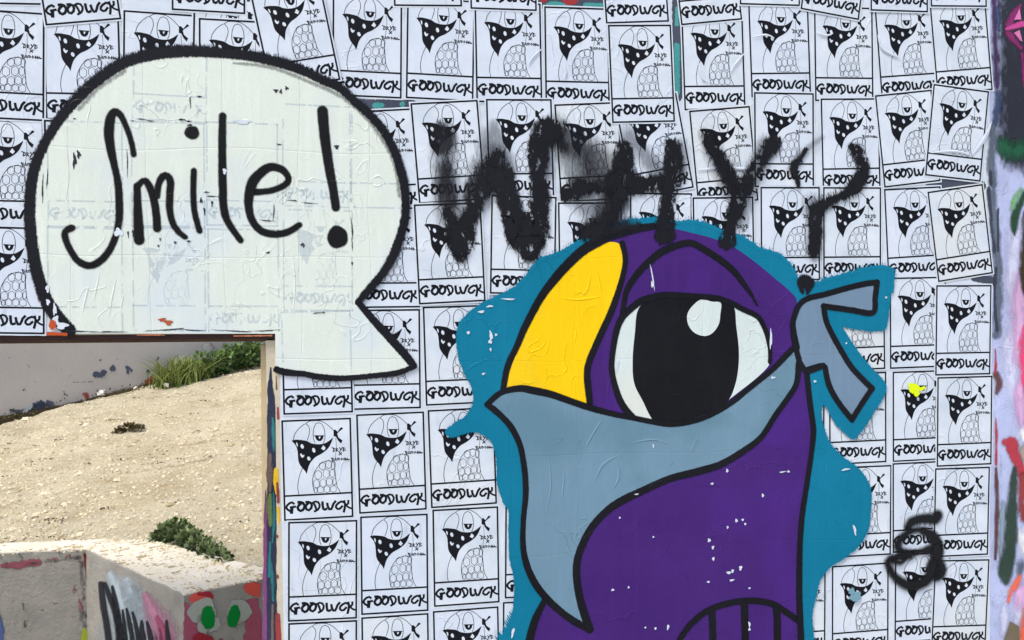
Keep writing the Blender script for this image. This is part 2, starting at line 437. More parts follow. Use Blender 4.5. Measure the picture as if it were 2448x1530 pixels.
# anchor corner of the printed frame, photo x, y, slant in degrees (clockwise), description
P = [
('br',106,543,.8,'second visible down the left edge of the photo, cut by the bubble outline'),
('br',105,797,.7,'at the left edge just above the dark lintel, cut by the bubble outline'),
('bl',112,284,.9,'cut by the bubble at its caption, next to the left edge column'),
('br',104,288,2.8,'uppermost whole one down the left edge of the photo'),
('br',103,10,1,'only its bottom border showing in the top left corner'),
('bl',113,541,.5,'a sliver showing just inside the left curve of the bubble outline'),
('bl',111.8,59.5,-4.8,'tilted, only its caption in view, second from the top left corner'),
('tl',298,27,4.0,'its lower half under the bubble top, third from the left'),
('tr',636,6,4.5,'mostly hidden behind two others, above the bubble top'),
('tl',478,46,3.2,'its lower half under the bubble top, fourth from the left'),
('bl',413.4,23,3.3,'only the lower half of its caption in view, above the bubble top'),
('br',958,234,2.6,'its caption missing the first letter, above the right shoulder of the bubble'),
('br',812,190,-9.4,'leaning strongly left, touching the upper right of the bubble outline'),
('bl',972,233,3.0,'in the top row, first with a whole caption right of the bubble'),
('br',1102.6,14,.5,'only its bottom border showing above the top row, right of the bubble'),
('br',1294.4,244.7,.8,'in the top row, directly above the second arm of the W'),
('br',1281,25,2,'with only its lower caption showing, left of the red and teal gap'),
('tl',1302.6,17.2,2,'directly below the red and teal gap at the top edge'),
('tr',983.5,261,-2.9,'only its right side showing beside the right shoulder of the bubble'),
('tl',983,249,-2.9,'smeared grey by the faint first stroke of the W'),
('bl',1170.5,473,-.8,'with both the inner arms of the W sprayed across it'),
('bl',1342.3,482.8,-3.3,'its caption half covered by the left end of the H bar'),
('br',1656,447,-11,'leaning left, behind the sprayed H'),
('bl',1464.7,292.7,-1.2,'hanging lower than its neighbours, in the top row above the H'),
('br',1597,50.3,-1.8,'caption only, at the top edge above the poster that hangs low'),
('bl',1637.9,262.2,-.8,'in the top row, right of the narrow teal gap'),
('bl',1629.8,58.9,-5.4,'caption only, tilted up to the right, above the narrow teal gap'),
('br',1937,228.6,-.9,'in the top row, third from the right hand edge group of posters'),
('br',1910,13.3,1.6,'with only a bottom border showing, two left of the strongly tilted caption'),
('br',2086,240.8,.4,'in the top row, overlapped by a strongly tilted caption'),
('br',2050.5,46.6,10.8,'caption only, tilted strongly down to the right at the top edge'),
('bl',2109,237.7,-4.3,'in the top row, its right border tucked under the last one'),
('br',2215,28.7,1.8,'caption only, at the top edge next to the last column'),
('bl',2241.5,225,-5,'last of the top row, against the painted right edge'),
('br',2355.4,15.8,.4,'with only a half caption showing, topmost of the last column'),
('bl',1670,491.5,-5.6,'with the left arm of the Y sprayed down it'),
('br',1943.5,446,.1,'with the right arm of the Y and a thin smear sprayed on it'),
('bl',1968,458,-1.3,'with the curve of the question mark sprayed over its caption'),
('bl',2114.6,447,-6.8,'second of its column, caption cut short, beside the creased one'),
('bl',2211.7,417.9,6.6,'creased at its corner, leaning right, second of the last column'),
('br',1002.4,733,-.6,'half hidden by the lower right curve of the bubble outline'),
('br',1158.8,718,-2.9,'with the first blob of the W over its scarf'),
('bl',1172.7,700,.9,'with the second blob of the W, its caption meeting the teal paint'),
('tl',1335,486,-.2,'only its upper part above the teal paint, below the H bar'),
('tr',1652,464,.6,'only its head above the teal paint, under the leaning one'),
('tr',1798,472,-.8,'its lower part under the teal paint, below the Y'),
('br',1957.6,668,-.9,'with the drip of the question mark down its right border'),
('bl',1969,668,-.8,'its caption dipped in teal above the knot of the painted scarf'),
('tl',2114.6,454,-3,'third of its column, right of the question mark'),
('bl',2243.3,672.5,-9.2,'leaning left, third of the last column'),
('bl',845.6,978,-1.5,'only its caption and feet showing right below the bubble tip'),
('bl',1020,968,-2.8,'half covered by the left bulge of teal paint'),
('bl',679.6,989.4,-2.0,'only its caption showing below the bubble, beside the opening'),
('br',2113.6,880,-2.8,'its caption showing between the knot ends, right of the teal'),
('bl',2128.6,880,-2.2,'fourth of its column, right of the knot'),
('bl',2236.3,896,-1.3,'straight, fourth of the last column'),
('tl',674.6,1006.8,-2.3,'first complete one beside the opening, below the bubble'),
('bl',860.6,1226,-3.6,'complete, upper one in the second column from the opening'),
('bl',1032.4,1212.8,-4,'third column from the opening, crossed by a teal spike'),
('bl',1203,1200,-3,'a white sliver left of the teal paint, fourth column from the opening'),
('br',1968,1096,-2,'a thin strip between the teal edge and its neighbour, level with the knot tip'),
('br',2117,1103,-3,'its head covered by the teal knot tip'),
('bl',2135.3,1102.7,-3,'with a fluorescent yellow splash over its eye'),
('bl',2239.8,1113.9,-2.6,'fifth of the last column'),
('bl',690.6,1483.8,-2.7,'complete, second from the bottom beside the opening'),
('bl',865.5,1468,-3.5,'complete, second from the bottom in the second column from the opening'),
('bl',1039.4,1448.7,-4,'complete, second from the bottom in the third column from the opening'),
('bl',1208.4,1428.4,-2.8,'a strip with one letter left of the teal paint, near the bottom'),
('tl',691,1491.5,-2.7,'only its head showing at the bottom edge beside the opening'),
('tl',865.5,1477.5,-3.8,'only its head and scarf top at the bottom edge, second column from the opening'),
('tl',1036.6,1462.8,-4.4,'only its head and scarf top at the bottom edge, third column from the opening'),
('tl',1204,1441,-3,'a strip of blank paper left of the teal paint at the bottom edge'),
('br',2127.6,1324,-3.3,'its left half under the lower teal bulge'),
('tl',2134.6,1109,-3,'with the upper loop of the sprayed squiggle over its caption'),
('tl',2236,1121,-1.8,'sixth of the last column, touched by the top of the squiggle'),
('tr',1972,1347,-3.4,'its right half only, at the bottom against the teal'),
('tl',1990,1354.8,-3.8,'with a pale blue stain on its scarf, at the bottom'),
('tl',2141,1327,-3.5,'with the lower loop of the squiggle over its head'),
('tl',2236,1340.7,-1.2,'last one at the bottom of the last column'),
]
placed = []
def corners(cx, cz, a, ex=0):
    mx, mz = hx+.0095+ex, hz+.0095+ex
    return [(cx+x*cos(a)+z*sin(a), cz-x*sin(a)+z*cos(a)) for x, z in ((-mx,-mz),(mx,-mz),(mx,mz),(-mx,mz))]
def overlap(A, B):
    for Q in (A, B):
        for i in range(4):
            ax, az = Q[(i+1) % 4][0]-Q[i][0], Q[(i+1) % 4][1]-Q[i][1]
            pa = [ax*p[1]-az*p[0] for p in A]; pb = [ax*p[1]-az*p[0] for p in B]
            if max(pa) < min(pb)+.3*.007 or max(pb) < min(pa)+.3*.007: return False
    return True
LY = .0009
def place(anchor, x, y, rot, label, var):
    p0 = W(x, y); p1 = W(x+60*cos(radians(rot)), y+60*sin(radians(rot)))
    a = atan2(-(p1.y-p0.y), p1.x-p0.x)
    lx = -hx if anchor[1] == 'l' else hx; lz = hz if anchor[0] == 't' else -hz
    cx = p0.x-(lx*cos(a)+lz*sin(a)); cz = p0.y-(-lx*sin(a)+lz*cos(a))
    C = corners(cx, cz, a); ly = 0
    for c2, l2 in placed:
        if overlap(C, c2): ly = max(ly, l2+1)
    placed.append((C, ly))
    me, fr, dr, cp, wh = VAR[var]
    o = bpy.data.objects.new('poster', me); COL.objects.link(o)
    o.location = (cx, -.0012-ly*LY-(len(placed)%5)*6e-5, cz); o.rotation_euler = (0, a, 0)
    tag(o, label, 'poster', 'black and white pasted posters on the wall')
    for nm, m in (('printed_frame', fr), ('printed_bird', dr), ('printed_caption', cp), ('scarf_spots', wh)):
        c = bpy.data.objects.new(nm, m); COL.objects.link(c); c.parent = o
        if nm == 'scarf_spots': c['kind'] = 'stuff'
    return o
P = [q for q in P if not (q[1] > 2205 and q[1] != 2215)]+[q for q in P if q[1] > 2205 and q[1] != 2215]     # the last column was pasted last
for i, (an, x, y, r, lb) in enumerate(P):
    place(an, x, y, r, 'poster ' + lb, i % NV)
TOP = max(l for _, l in placed)
PY = -(.0012+(TOP+1)*LY+.0012)
for _r in P:
    if len(('poster '+_r[4]).split()) > 16: print('LONG', _r[4])
print('poster layers', TOP, 'paint plane', PY)
def scrap(x0, y0, x1, y1, rot, label, Y=-.0006):
    q = [W(x0, y0), W(x1, y0+(x1-x0)*math.tan(radians(rot))), W(x1, y1+(x1-x0)*math.tan(radians(rot))), W(x0, y1)]
    o = mesh_obj('paper_scrap', [(p.x, Y-.0003, p.y) for p in q], [(0,1,2,3)], PAPER)
    return tag(o, label, 'paper scrap')
scrap(292, 3, 415, 40, 2, 'blank strip of pasted paper above the third poster from the left')

BKP = [(669,800),(672,1180),(680,1600),(2376,1600),(2374,900),(2378,420),(2372,-60),(-260,-60),(-260,797),(669,797)]
mesh_obj('paper_backing', [(q.x, -.0004, q.y) for q in [W(*p) for p in BKP]], [tuple(t) for t in tessellate_polygon([[Vector((*W(*p), 0)) for p in BKP]])], PAPER, wall)
# ------------------------------------------------------------------ old paint showing between and beside the posters
m_teal_old = m_paint('old_teal', (70,150,150), var=.25, seam=0, stroke=True, rag=.8)
m_slate_old = m_paint('old_slate', (70,76,92), var=.3, seam=0, stroke=True, rag=.7)
BY = -.0007
def patch(name, mat, items, Y=BY, parent=wall, lab=None):
    fl = Flat()
    for it in items:
        if it[0] == 'd': pdot(fl, *it[1:5], Y, it[5])
        elif it[0] == 's': stroke(fl, it[1], it[2], Y, it[3])
        else: fl.fill(poly(it[1]), Y)
    o = fl.build(name, mat, parent)
    if lab: o['label'] = lab
    return o
patch('old_paint', m_slate_old, [('s', [(860,250),(985,252)], 26, 3), ('s', [(1285,4),(1455,6)], 34, 4), ('s', [(1619,-10),(1619,230)], 26, 3), ('s', [(2225,440),(2345,445)], 26, 4),('s', [(2330,663),(2376,672)], 20, 4)], lab='dark slate paint in the gaps between posters')
patch('old_paint', m_teal_old, [('s', [(896,252),(912,252)], 14, 3), ('d', 962,250,6,8,2), ('d',1330,10,26,6,2), ('s', [(1400,12),(1440,14)], 12, 2), ('s', [(1618,110),(1618,222)], 15, 3), ('s',[(1618,20),(1618,60)],9,3)], BY-.0002, lab='teal paint in the gaps between posters')
patch('old_paint', m_paint('old_red', (150,50,52), seam=0, stroke=True, rag=.8), [('d',1362,2,20,10,2), ('d',1300,2,8,5,2)], BY-.0003, lab='red paint in the gap at the top edge')

# mural to the right of the posters: soft sprayed fields on the bare wall
def mp(n, c, soft=.3, rag=.5, var=.3): return m_paint(n, c, var=var, seam=0, stroke=True, rag=.7, soft=.46, ns=26, aniso=(1,1,.4))
def rp(nm, c, items, soft=.42, rag=.8, ns=30, k=0):
    items = [(it[:-1]+(it[-1]*2.1,)) if it[0] in 'ds' else it for it in items]
    return patch(nm, m_paint(nm, c, var=.22, seam=0, stroke=True, rag=rag, soft=soft, ns=ns, aniso=(1,1,.45)), items, -.0008-.00022*k)
RT = [
 ('lavender_field', (172,182,218), [('p', [(2366,-60),(2700,-60),(2700,1640),(2366,1640)])]),
 ('pale_cloud', (196,200,228), [('d',2425,640,22,120,20),('d',2420,860,26,90,24),('d',2436,1460,20,40,14),('d',2400,1480,10,40,9)]),
 ('pink_cloud', (206,166,206), [('d',2436,760,16,110,15),('d',2440,960,14,60,13),('d',2440,1420,16,30,12)]),
 ('night_field', (44,48,58), [('s', [(2445,-80),(2445,100),(2446,345)], 122, 12), ('s',[(2590,-80),(2590,345)],180,14)]),
 ('green_glow', (34,88,64), [('s', [(2396,352),(2425,362),(2450,356),(2560,352)], 34, 15)]),
 ('violet_edge', (70,50,88), [('s', [(2377,-20),(2379,120),(2382,205)], 13, 4), ('s',[(2386,0),(2387,60)],7,3)]),
 ('blue_edge', (62,78,112), [('s', [(2384,20),(2386,70)], 9, 4), ('s', [(2384,225),(2382,262),(2378,300)], 14, 5), ('s', [(2388,180),(2386,200)],4,2)]),
 ('slate_edge', (92,104,120), [('s', [(2374,305),(2372,350),(2368,400),(2372,440)], 18, 6), ('s', [(2370,460),(2378,540),(2384,620),(2386,700),(2381,800)], 17, 6)]),
 ('dark_edge_streak', (58,62,78), [('s', [(2366,410),(2368,440)],7,2), ('s',[(2362,450),(2368,520),(2376,600)],7,2), ('s', [(2385,500),(2385,600)],4,2), ('s',[(2380,640),(2377,720),(2383,790)],6,2)]),
 ('light_green_haze', (112,164,116), [('s', [(2440,452,8),(2426,478,16),(2419,500,10)], 1, 6)]),
 ('green_leaf', (34,68,46), [('s', [(2450,462,14),(2436,492,16),(2424,522,22),(2424,548,15),(2425,562,4)], 1, 2.5)]),
 ('olive_stem', (58,50,36), [('s', [(2452,510,14),(2448,600,18),(2444,660,14),(2450,700,10)], 1, 4)]),
 ('hot_pink_stripe', (236,66,118), [('s', [(2452,780,12),(2448,830,22),(2450,900,18),(2452,950,8)], 1, 7)]),
 ('magenta_shade', (122,44,98), [('s', [(2438,14,6),(2424,32,16),(2410,60,16)], 1, 2.5), ('s', [(2410,80,12),(2422,96,16),(2440,116,8)], 1, 2.5), ('s', [(2442,128,6),(2445,170,8),(2448,204,8)], 1, 3)]),
 ('magenta_gem', (188,72,142), [('s', [(2404,70,4),(2418,65,12),(2442,58,14)], 1, 1.5)]),
 ('pink_facet', (206,116,174), [('p', [(2423,48),(2436,20),(2440,47)]), ('p', [(2423,79),(2436,72),(2443,100),(2438,98)])]),
 ('brown_edge', (92,62,60), [('s', [(2380,895,14),(2386,915,16),(2380,940,8)], 1, 3), ('s', [(2380,1120,6),(2382,1200,9),(2380,1290,9),(2378,1335,5)], 1, 2)]),
 ('red_edge_streak', (168,52,60), [('s', [(2378,835,3),(2379,870,6),(2377,892,3)], 1, 1.5), ('s',[(2379,1000,3),(2380,1040,7),(2380,1110,4)],1,1.5)]),
 ('beige_patch', (160,150,136), [('d',2444,1082,12,18,5)]),
 ('white_patch', (226,230,240), [('d',2444,1038,8,16,4), ('d',2446,1290,12,30,8)]),
 ('red_patch', (172,58,72), [('s', [(2401,1056,14),(2414,1060,34),(2424,1085,28),(2434,1110,20),(2446,1140,22)], 1, 2.5)]),
 ('dark_red_patch', (136,58,60), [('s', [(2442,1140,20),(2440,1190,18),(2446,1240,14)], 1, 5)]),
 ('blue_grey_streak', (132,150,168), [('s', [(2396,1200,8),(2394,1260,12),(2392,1330,8)], 1, 4)]),
 ('green_stripe', (46,66,58), [('s', [(2424,1118,8),(2420,1160,18),(2416,1240,28),(2412,1310,32),(2402,1360,40),(2402,1384,24)], 1, 3)]),
 ('slate_patch', (84,92,108), [('d',2438,1356,10,16,6)]),
 ('orange_patch', (226,104,72), [('s', [(2408,1440,4),(2414,1415,12),(2424,1398,14),(2438,1376,8)], 1, 4), ('s',[(2452,1460,16),(2446,1500,22),(2448,1560,24)],1,5)]),
 ('olive_wedge', (112,102,84), [('p', [(2392,1545),(2413,1484),(2434,1496),(2436,1545)])]),
]
for i, t in enumerate(RT): rp(*t, k=i)

# paint round the opening
def jp(nm, c, items, Y, rag=.8, soft=.2): return patch(nm, m_paint(nm, c, var=.3, seam=0, stroke=True, rag=rag, soft=soft, ns=60, aniso=(1,1,.25)), items, Y)
jp('blue_black_drips', (44,50,72), [('s', [(646,880,3),(645,930,12),(648,985,19),(648,1100,22),(648,1250,22),(648,1400,23),(649,1600,23)], 1, 3)], .0195)
jp('teal_streak', (44,110,116), [('s', [(650,1000,4),(652,1040,8),(653,1080,3)], 1, 3), ('s', [(652,1180,3),(654,1240,7),(650,1300,4)], 1, 3), ('s', [(648,1350,3),(650,1390,8),(652,1440,4)], 1, 3), ('s',[(644,1300,5),(643,1380,8)],1,3)], .0190)
jp('green_smudge', (96,118,74), [('s', [(644,1185,8),(643,1220,12),(645,1260,6)], 1, 4)], .0185)
jp('brown_smudge', (104,92,88), [('s', [(644,1090,8),(643,1130,12),(644,1175,8)], 1, 4), ('s',[(650,1450,5),(650,1560,7)],1,2)], .0182)
jp('yellow_blob', (222,186,40), [('s', [(660,1122,8),(660,1150,13),(661,1180,5)], 1, 2), ('s',[(664,1215,7),(668,1250,3)],1,2)], -.0012)
jp('red_smudge', (140,56,60), [('s', [(664,975,4),(665,1000,6)],1,2),('s', [(663,1155,5),(665,1200,6)],1,2), ('s', [(664,1470,10),(668,1600,16)], 1, 2)], -.0015)
jp('rust_spots', (120,70,44), [('d',663,1282,2.5,4,1),('d',663,1378,3,5,1),('d',662,1480,2.5,4,1),('s',[(660,900,2),(661,930,3)],1,1)], -.0018)
jp('purple_edge', (122,70,124), [('s', [(630,1180,2),(630,1300,9),(631,1450,15),(632,1600,18)], 1, 3)], .0645)
jp('red_chip', (178,78,40), [('d',128,776,8,12,2),('s',[(118,797),(160,799)],8,2)], PY-.003)
jp('lintel_stain', (170,110,80), [('s', [(330,801,2),(365,800,4),(395,801,2)], 1, 1), ('s',[(560,803,3),(650,802,3)],1,1)], PY-.001)

# ------------------------------------------------------------------ speech bubble
BUB = [(168.6,791,30),(139,758,30),(112.4,718,30),(96,672,28),(82.7,615.7,27),(74.4,549.6,26),(73,490,25),(79.4,423,25),(96,370,23),(115.7,330.7,22),(145.5,284,24),(185,238,24),(231.5,195,25),(284,159,26),(330.7,140.5,26),(397,127,28),(479.5,125,25),(578.7,133,23),(644.8,145.5,23),(711,165,22),(777,195,21),(813,211.6,20),(849.6,245,20),(882.7,274.5,20),(912.4,307.5,20),(935.6,347,20),(952,387,21),(963.7,430,21),(968.7,469.6,20),(968.7,516.5,20),(958.7,559.5,20),(939,612.4,21),(915.7,652,19),(886,688.5,20),(856,722,15)]
TAIL = [(856,722,15),(892.6,764.6,18),(932,807.5,20),(965,844,20),(989,874,17)]
BOT = [(989,876,12),(948.8,891,14),(882.7,899,13),(816.5,904,14),(760.6,900,15),(727.5,893.5,14),(687.8,890,16),(661.4,883,16)]
m_blk = m_paint('black_brush_paint', (17,19,27), .42, .25, True, rag=.55, soft=.2, ns=110, aniso=(1,1,.5), seam=.3)
m_blkc = m_paint('black_mural_paint', (15,17,25), .42, .2, True, rag=.35, soft=.25, ns=90, seam=.3)
m_bub = m_paint('cream_white_paint', (206,216,209), .5, .03, seam=.7, patch=((200,213,220), .8))
bub = empty('speech_bubble', (0,0,0))
tag(bub, 'big cream white speech bubble with thick black outline painted above the opening', 'speech bubble')
fl = Flat()
fp = [(p[0], p[1]) for p in catmull(BUB, 5)][:-1] + [(p[0], p[1]) for p in catmull(TAIL, 5)][:-1] + [(p[0], p[1]) for p in catmull(BOT, 5)] + [(659,882),(659,797.5)] + [(x, 797.5) for x in range(640, 170, -20)]
fl.fill([tuple(W(*p)) for p in fp], PY); fl.build('bubble_fill', m_bub, bub)
# print of the papers beneath ghosting through the white coat
m_gh = m_paint('ghost_print', (176,192,206), seam=0, worn=.55, var=.05, opacity=.30)
def ghost(x, y, an, rot, what=(1,2,3)):
    fls = []
    p0 = W(x, y); a = radians(rot); lx = -hx if an[1] == 'l' else hx; lz = hz if an[0] == 't' else -hz
    return (p0.x-(lx*cos(a)+lz*sin(a)), p0.y-(-lx*sin(a)+lz*cos(a)), a)
gv, gf = [], []
for (x, y, an, rot, inks) in ((118,794,'bl',.5,(frame_ink,)),(321,790,'bl',.3,(frame_ink,draw)),(500,791,'bl',.2,(frame_ink,cap)),(679,742,'bl',.3,(frame_ink,draw,cap)),
        (118,541,'bl',.3,(frame_ink,cap)),(318,540,'bl',.2,(frame_ink,)),(496,538,'bl',.4,(frame_ink,cap)),(676,492,'bl',.8,(frame_ink,cap)),(320,285,'bl',1.5,(cap,frame_ink)),(680,985,'bl',-1,(frame_ink,)),(838,496,'bl',0,(frame_ink,))):
    cx, cz, a = ghost(x, y, an, rot)
    for k in inks:
        b = len(gv)
        for (vx, vy, vz) in k.v: gv.append((cx+vx*cos(a)+vz*sin(a), PY-.0003, cz-vx*sin(a)+vz*cos(a)))
        gf += [tuple(i+b for i in q) for q in k.f]
# keep only what lies inside the bubble
inside = [tuple(W(*p)) for p in fp]
def isin(px, pz):
    c = False; j = len(inside)-1
    for i in range(len(inside)):
        xi, zi = inside[i]; xj, zj = inside[j]
        if (zi > pz) != (zj > pz) and px < (xj-xi)*(pz-zi)/(zj-zi)+xi: c = not c
        j = i
    return c
gf = [q for q in gf if all(isin(gv[i][0], gv[i][2]) for i in q)]
g = mesh_obj('show_through_print', gv, gf, m_gh, bub)
fl = Flat()
for st in (BUB, TAIL, BOT): stroke(fl, st, 1, PY-.0008, 4.5 if st is BUB else 2.5)
bristles(fl, [p for p in BUB[7:33]], PY-.0009, 3, 9, 1); bristles(fl, BUB[:8], PY-.0009, 3, 8, 0); bristles(fl, BUB[10:24], PY-.0009, 4, 12, 1, .8)
fl.build('bubble_outline', m_blk, bub)
m_tone = m_paint('grey_overspray', (120,124,122), seam=0, stroke=True, rag=.9, soft=.35, ns=150, opacity=.55)
fl = Flat(); stroke(fl, [(560,152,5),(650,163,8),(740,197,8),(820,235,8),(890,300,8),(940,385,8),(955,470,7)], 1, PY-.0006, 5)
stroke(fl, [(190,262,8),(240,210,9),(300,172,8)], 1, PY-.0006, 6); fl.build('brush_haze', m_tone, bub)
# nicks and flecks in the white coat
fl = Flat()
for x, y, rx, ry in ((180,385,4,17),(190,370,4,9),(104,452,1.5,30),(115,430,1.2,20),(456,245,1.2,14),(478,232,5,2),(306,390,1,30),(455,300,6,2),(672,220,3,5),(686,212,4,4),(660,218,5,4),(805,352,5,5),(842,548,1.5,22),(842,630,2,4),(842,585,1,14),(420,580,3,3),(452,577,4,2),(380,588,2,3),(641,604,5,2),(724,585,5,3),(726,590,2,2),(384,572,1.5,4),(308,560,1.4,9),(320,558,2.5,8),(508,487,2,7),(490,505,2,9),(482,480,3,6),(495,460,6,1.5),(512,470,18,1.2),(700,480,12,1.2),(740,486,16,1.2),(655,508,1.2,18),(640,528,16,1.3),(760,748,12,1.2),(774,747,3,2),(180,285,3,1.6),(340,286,8,1.2),(360,290,9,1.2),(436,287,8,2),(452,291,6,2),(200,792,40,1.2),(270,793,28,1.3),(400,788,40,1.4),(460,789,26,1.3),(560,791,40,1.2),(640,790,24,1.2),(705,660,2,1.4),(318,290,4,1),(668,346,6,1.5)):
    pdot(fl, x, y, rx, ry, PY-.0011, .8, random.uniform(-.1,.1), .3)
fl.build('paint_nicks', m_paint('nick_dark', (42,46,58), seam=0, stroke=True, rag=.7, ns=200), bub)
fl = Flat()
for x, y, rx, ry in ((580,292,18,4),(285,556,9,8),(133,740,3,12),(135,765,6,9),(150,778,12,7),(116,690,3,8),(117,722,3,6),(538,410,3,6)): pdot(fl, x, y, rx, ry, PY-.0016, 1, 0, .25)
fl.build('paper_tears', PAPER, bub)
fl = Flat(); 
for x, y, rx, ry in ((389,764,7,3),(405,771,7,5),(398,768,4,2)): pdot(fl, x, y, rx, ry, PY-.0017, 1, .2, .25)
fl.build('red_fleck', m_paint('rust_red', (164,84,52), seam=0), bub)

# ------------------------------------------------------------------ the word in the bubble, one thing per character
m_let = m_paint('black_letter_paint', (14,15,19), .38, .25, True, rag=.3, soft=.35, ns=80, seam=.2)
LT = PY-.0013
def letter(label, strokes, dots=(), mat=m_let, soft=2.6, Y=LT, grp='black brush letters in the bubble', name='painted_letter', cat='letter'):
    fl = Flat()
    for st in strokes: stroke(fl, st, 1, Y, soft)
    for d in dots: pdot(fl, d[0], d[1], d[2], d[3], Y, soft, 0, .03)
    return tag(fl.build(name, mat), label, cat, grp)
letter('tall curly black letter S at the left of the word Smile', [[(320.8,370,13),(316,342,13),(304,306,13),(290,277,15),(276,268,18),(266,283,21),(262,317,23),(266,355,20),(277,405,16),(284.4,446,17),(287,500,17),(285,533,16),(277.8,566,15),(261,602,16),(238.7,625.7,17),(215,635,17),(190,625,16),(172,602,15),(159,573,15),(158,554,15),(173,545,17)]])
letter('black letter m with two arches in the word Smile', [[(329,445,16),(330,480,18),(332,530,22),(334,574,24)], [(331,446,14),(344,432,14),(356,441,17),(367,470,17),(373,500,18),(376,525,18),(377,546,19)], [(377,470,14),(379,447,15),(386,428,16),(397,419,16),(408,433,17),(407,470,17),(407,500,16),(413,530,15),(427,553,14),(444,567,12)]])
letter('short black letter i under its round dot in the word Smile', [[(464.6,409,14),(463,456,14),(466,506,14),(478,552,14)]], [(460,318,17,16)])
letter('tall slim black letter l in the word Smile', [[(533,278,17),(532,347,18),(533,430,19),(536,500,18),(549,536,16),(576,575,14)]])
letter('looped black letter e at the end of the word Smile', [[(608,460,16),(648,456,14),(681,443,15),(690,427,15),(676,407,17),(648,400,20),(625,413,22),(605,436,24),(596,469,22),(596,500,19),(605,530,17),(625,552,17),(655,560,17),(688,555,16),(716,538,14)]])
letter('heavy black exclamation mark with a round dot, right of the word', [[(771,266,25),(777,330,24),(787,400,22),(797,455,20),(803,496,20)]], [(807,567,24,27)], name='painted_exclamation_mark', cat='punctuation mark')

# ------------------------------------------------------------------ painted bird
BY0 = PY-.0002
bird = empty('painted_bird', (0,0,0))
tag(bird, 'purple one eyed bird with yellow beak and grey scarf painted over the posters', 'mural')
HALO = [(1570,523),(1494,531),(1455,543),(1405,565),(1362,591),(1322,611),(1289,621),(1263,656),(1230,690),(1190,707),(1147,729),(1117,752),(1095,782),(1093,831),(1104,874),(1117,903),(1130,930),(1131,963),(1116,992),(1090,1010),(1064,1032),(1078,1043),(1105,1036),(1133,1030),(1166,1045),(1182,1070),(1188,1105),(1189,1150),(1202,1196),(1217,1220),(1216,1263),(1219,1333),(1229,1379),(1229,1435),(1219,1484),(1195,1532),(1190,1620),(1950,1620),(1943,1530),(1938,1470),(1949,1417),(1956,1389),(1981,1354),(2019,1330),(2054,1298),(2072,1263),(2078,1217),(2078,1168),(2061,1134),(2040,1112),(2002,1084),(1978,1053),(1963,1010),(1960,990),(1964,966),(1976,973),(1993,1007),(2020,1035),(2038,1048),(2052,1034),(2066,1015),(2090,977),(2112,942),(2113,917),(2090,890),(2058,855),(2044,834),(2020,799),(2013,781),(2042,785),(2084,790),(2114,783),(2121,745),(2125,710),(2133,661),(2122,641),(2073,641),(2014,659),(1972,669),(1950,677),(1905,667),(1890,639),(1859,610),(1810,593),(1768,567),(1740,560),(1698,542),(1652,530),(1607,533)]
m_teal = m_paint('teal_paint', (0,113,145), .45, .09, seam=.5)
m_tealb = m_paint('teal_brush', (0,113,145), .45, .09, True, rag=1.0, soft=.08, ns=85, aniso=(1,1,.5), seam=.3)
fl = Flat(); hp = [(p[0], p[1]) for p in catmull(HALO, 6, True)]
fl.fill([tuple(W(*p)) for p in hp], BY0); fl.build('teal_halo', m_teal, bird)
fl = Flat(); 
hw = []
def big_(p): return (p[1] < 700 and 1100 < p[0] < 1900) or (p[0] > 1900 and 600 < p[1] < 700)
for p in hp:
    big = (p[1] < 700 and 1100 < p[0] < 1900) or (p[0] > 1900 and 600 < p[1] < 700)
    hw.append((p[0], p[1], 10 if big else 4))
hw.append(hw[0]); fl.ribbon(PX(hw), BY0-.0001, 6.5*PXM, False); hb = [(p[0], p[1], 18 if big_(p) else 8) for p in hp]+[(hp[0][0], hp[0][1], 18)]
bristles(fl, hb[:len(hb)//3], BY0-.0001, 5, 15, 1, .8, thick=2.2); bristles(fl, hb[:len(hb)//3]+hb[-40:], BY0-.0001, 9, 27, 1, .32, thick=6); bristles(fl, hb[len(hb)//3:len(hb)//2], BY0-.0001, 3, 9, 1, .7); bristles(fl, hb[len(hb)//2:], BY0-.0001, 3, 9, 1, .7); bristles(fl, hb[::1], BY0-.0001, 2, 6, -1, .5)
fl.build('halo_edge', m_tealb, bird)
m_pur = m_paint('purple_paint', (62,30,108), .42, .10, seam=.35, patch=((72,38,126), .8))
BODY = [(1203,931),(1213,874),(1233,831),(1273,745),(1329,662),(1395,600),(1461,566),(1511,552),(1560,543),(1600,545),(1652,557),(1705,571),(1757,594),(1810,632),(1852,667),(1887,697),(1903,722),(1893,790),(1896,830),(1926,889),(1933,956),(1940,1008),(1941,1035),(1936,1088),(1926,1158),(1915,1228),(1910,1298),(1908,1368),(1908,1438),(1912,1536),(1916,1620),(1260,1620),(1266,1530),(1280,1473),(1301,1434),(1260,1354),(1250,1245),(1255,1175),(1252,1115),(1241,1063),(1217,1017)]
fl = Flat(); fl.fill([tuple(W(p[0], p[1])) for p in catmull(BODY, 6, True)], BY0-.0003); fl.build('body', m_pur, bird)
BEAK = [(1204,932),(1220,880),(1241,827),(1266,772),(1300,711),(1334,666),(1376,626),(1414,596),(1452,579),(1483,586),(1489,616),(1486,649),(1473,690),(1453,746),(1426,806),(1403,864),(1399,897),(1406,940),(1409,965),(1362,955),(1312,940),(1263,932)]
m_yel = m_paint('yellow_paint', (236,194,6), .42, .05, seam=.4, patch=((214,186,52), .7))
fl = Flat(); fl.fill([tuple(W(p[0], p[1])) for p in catmull(BEAK, 6, True)], BY0-.0006); fl.build('beak', m_yel, bird)
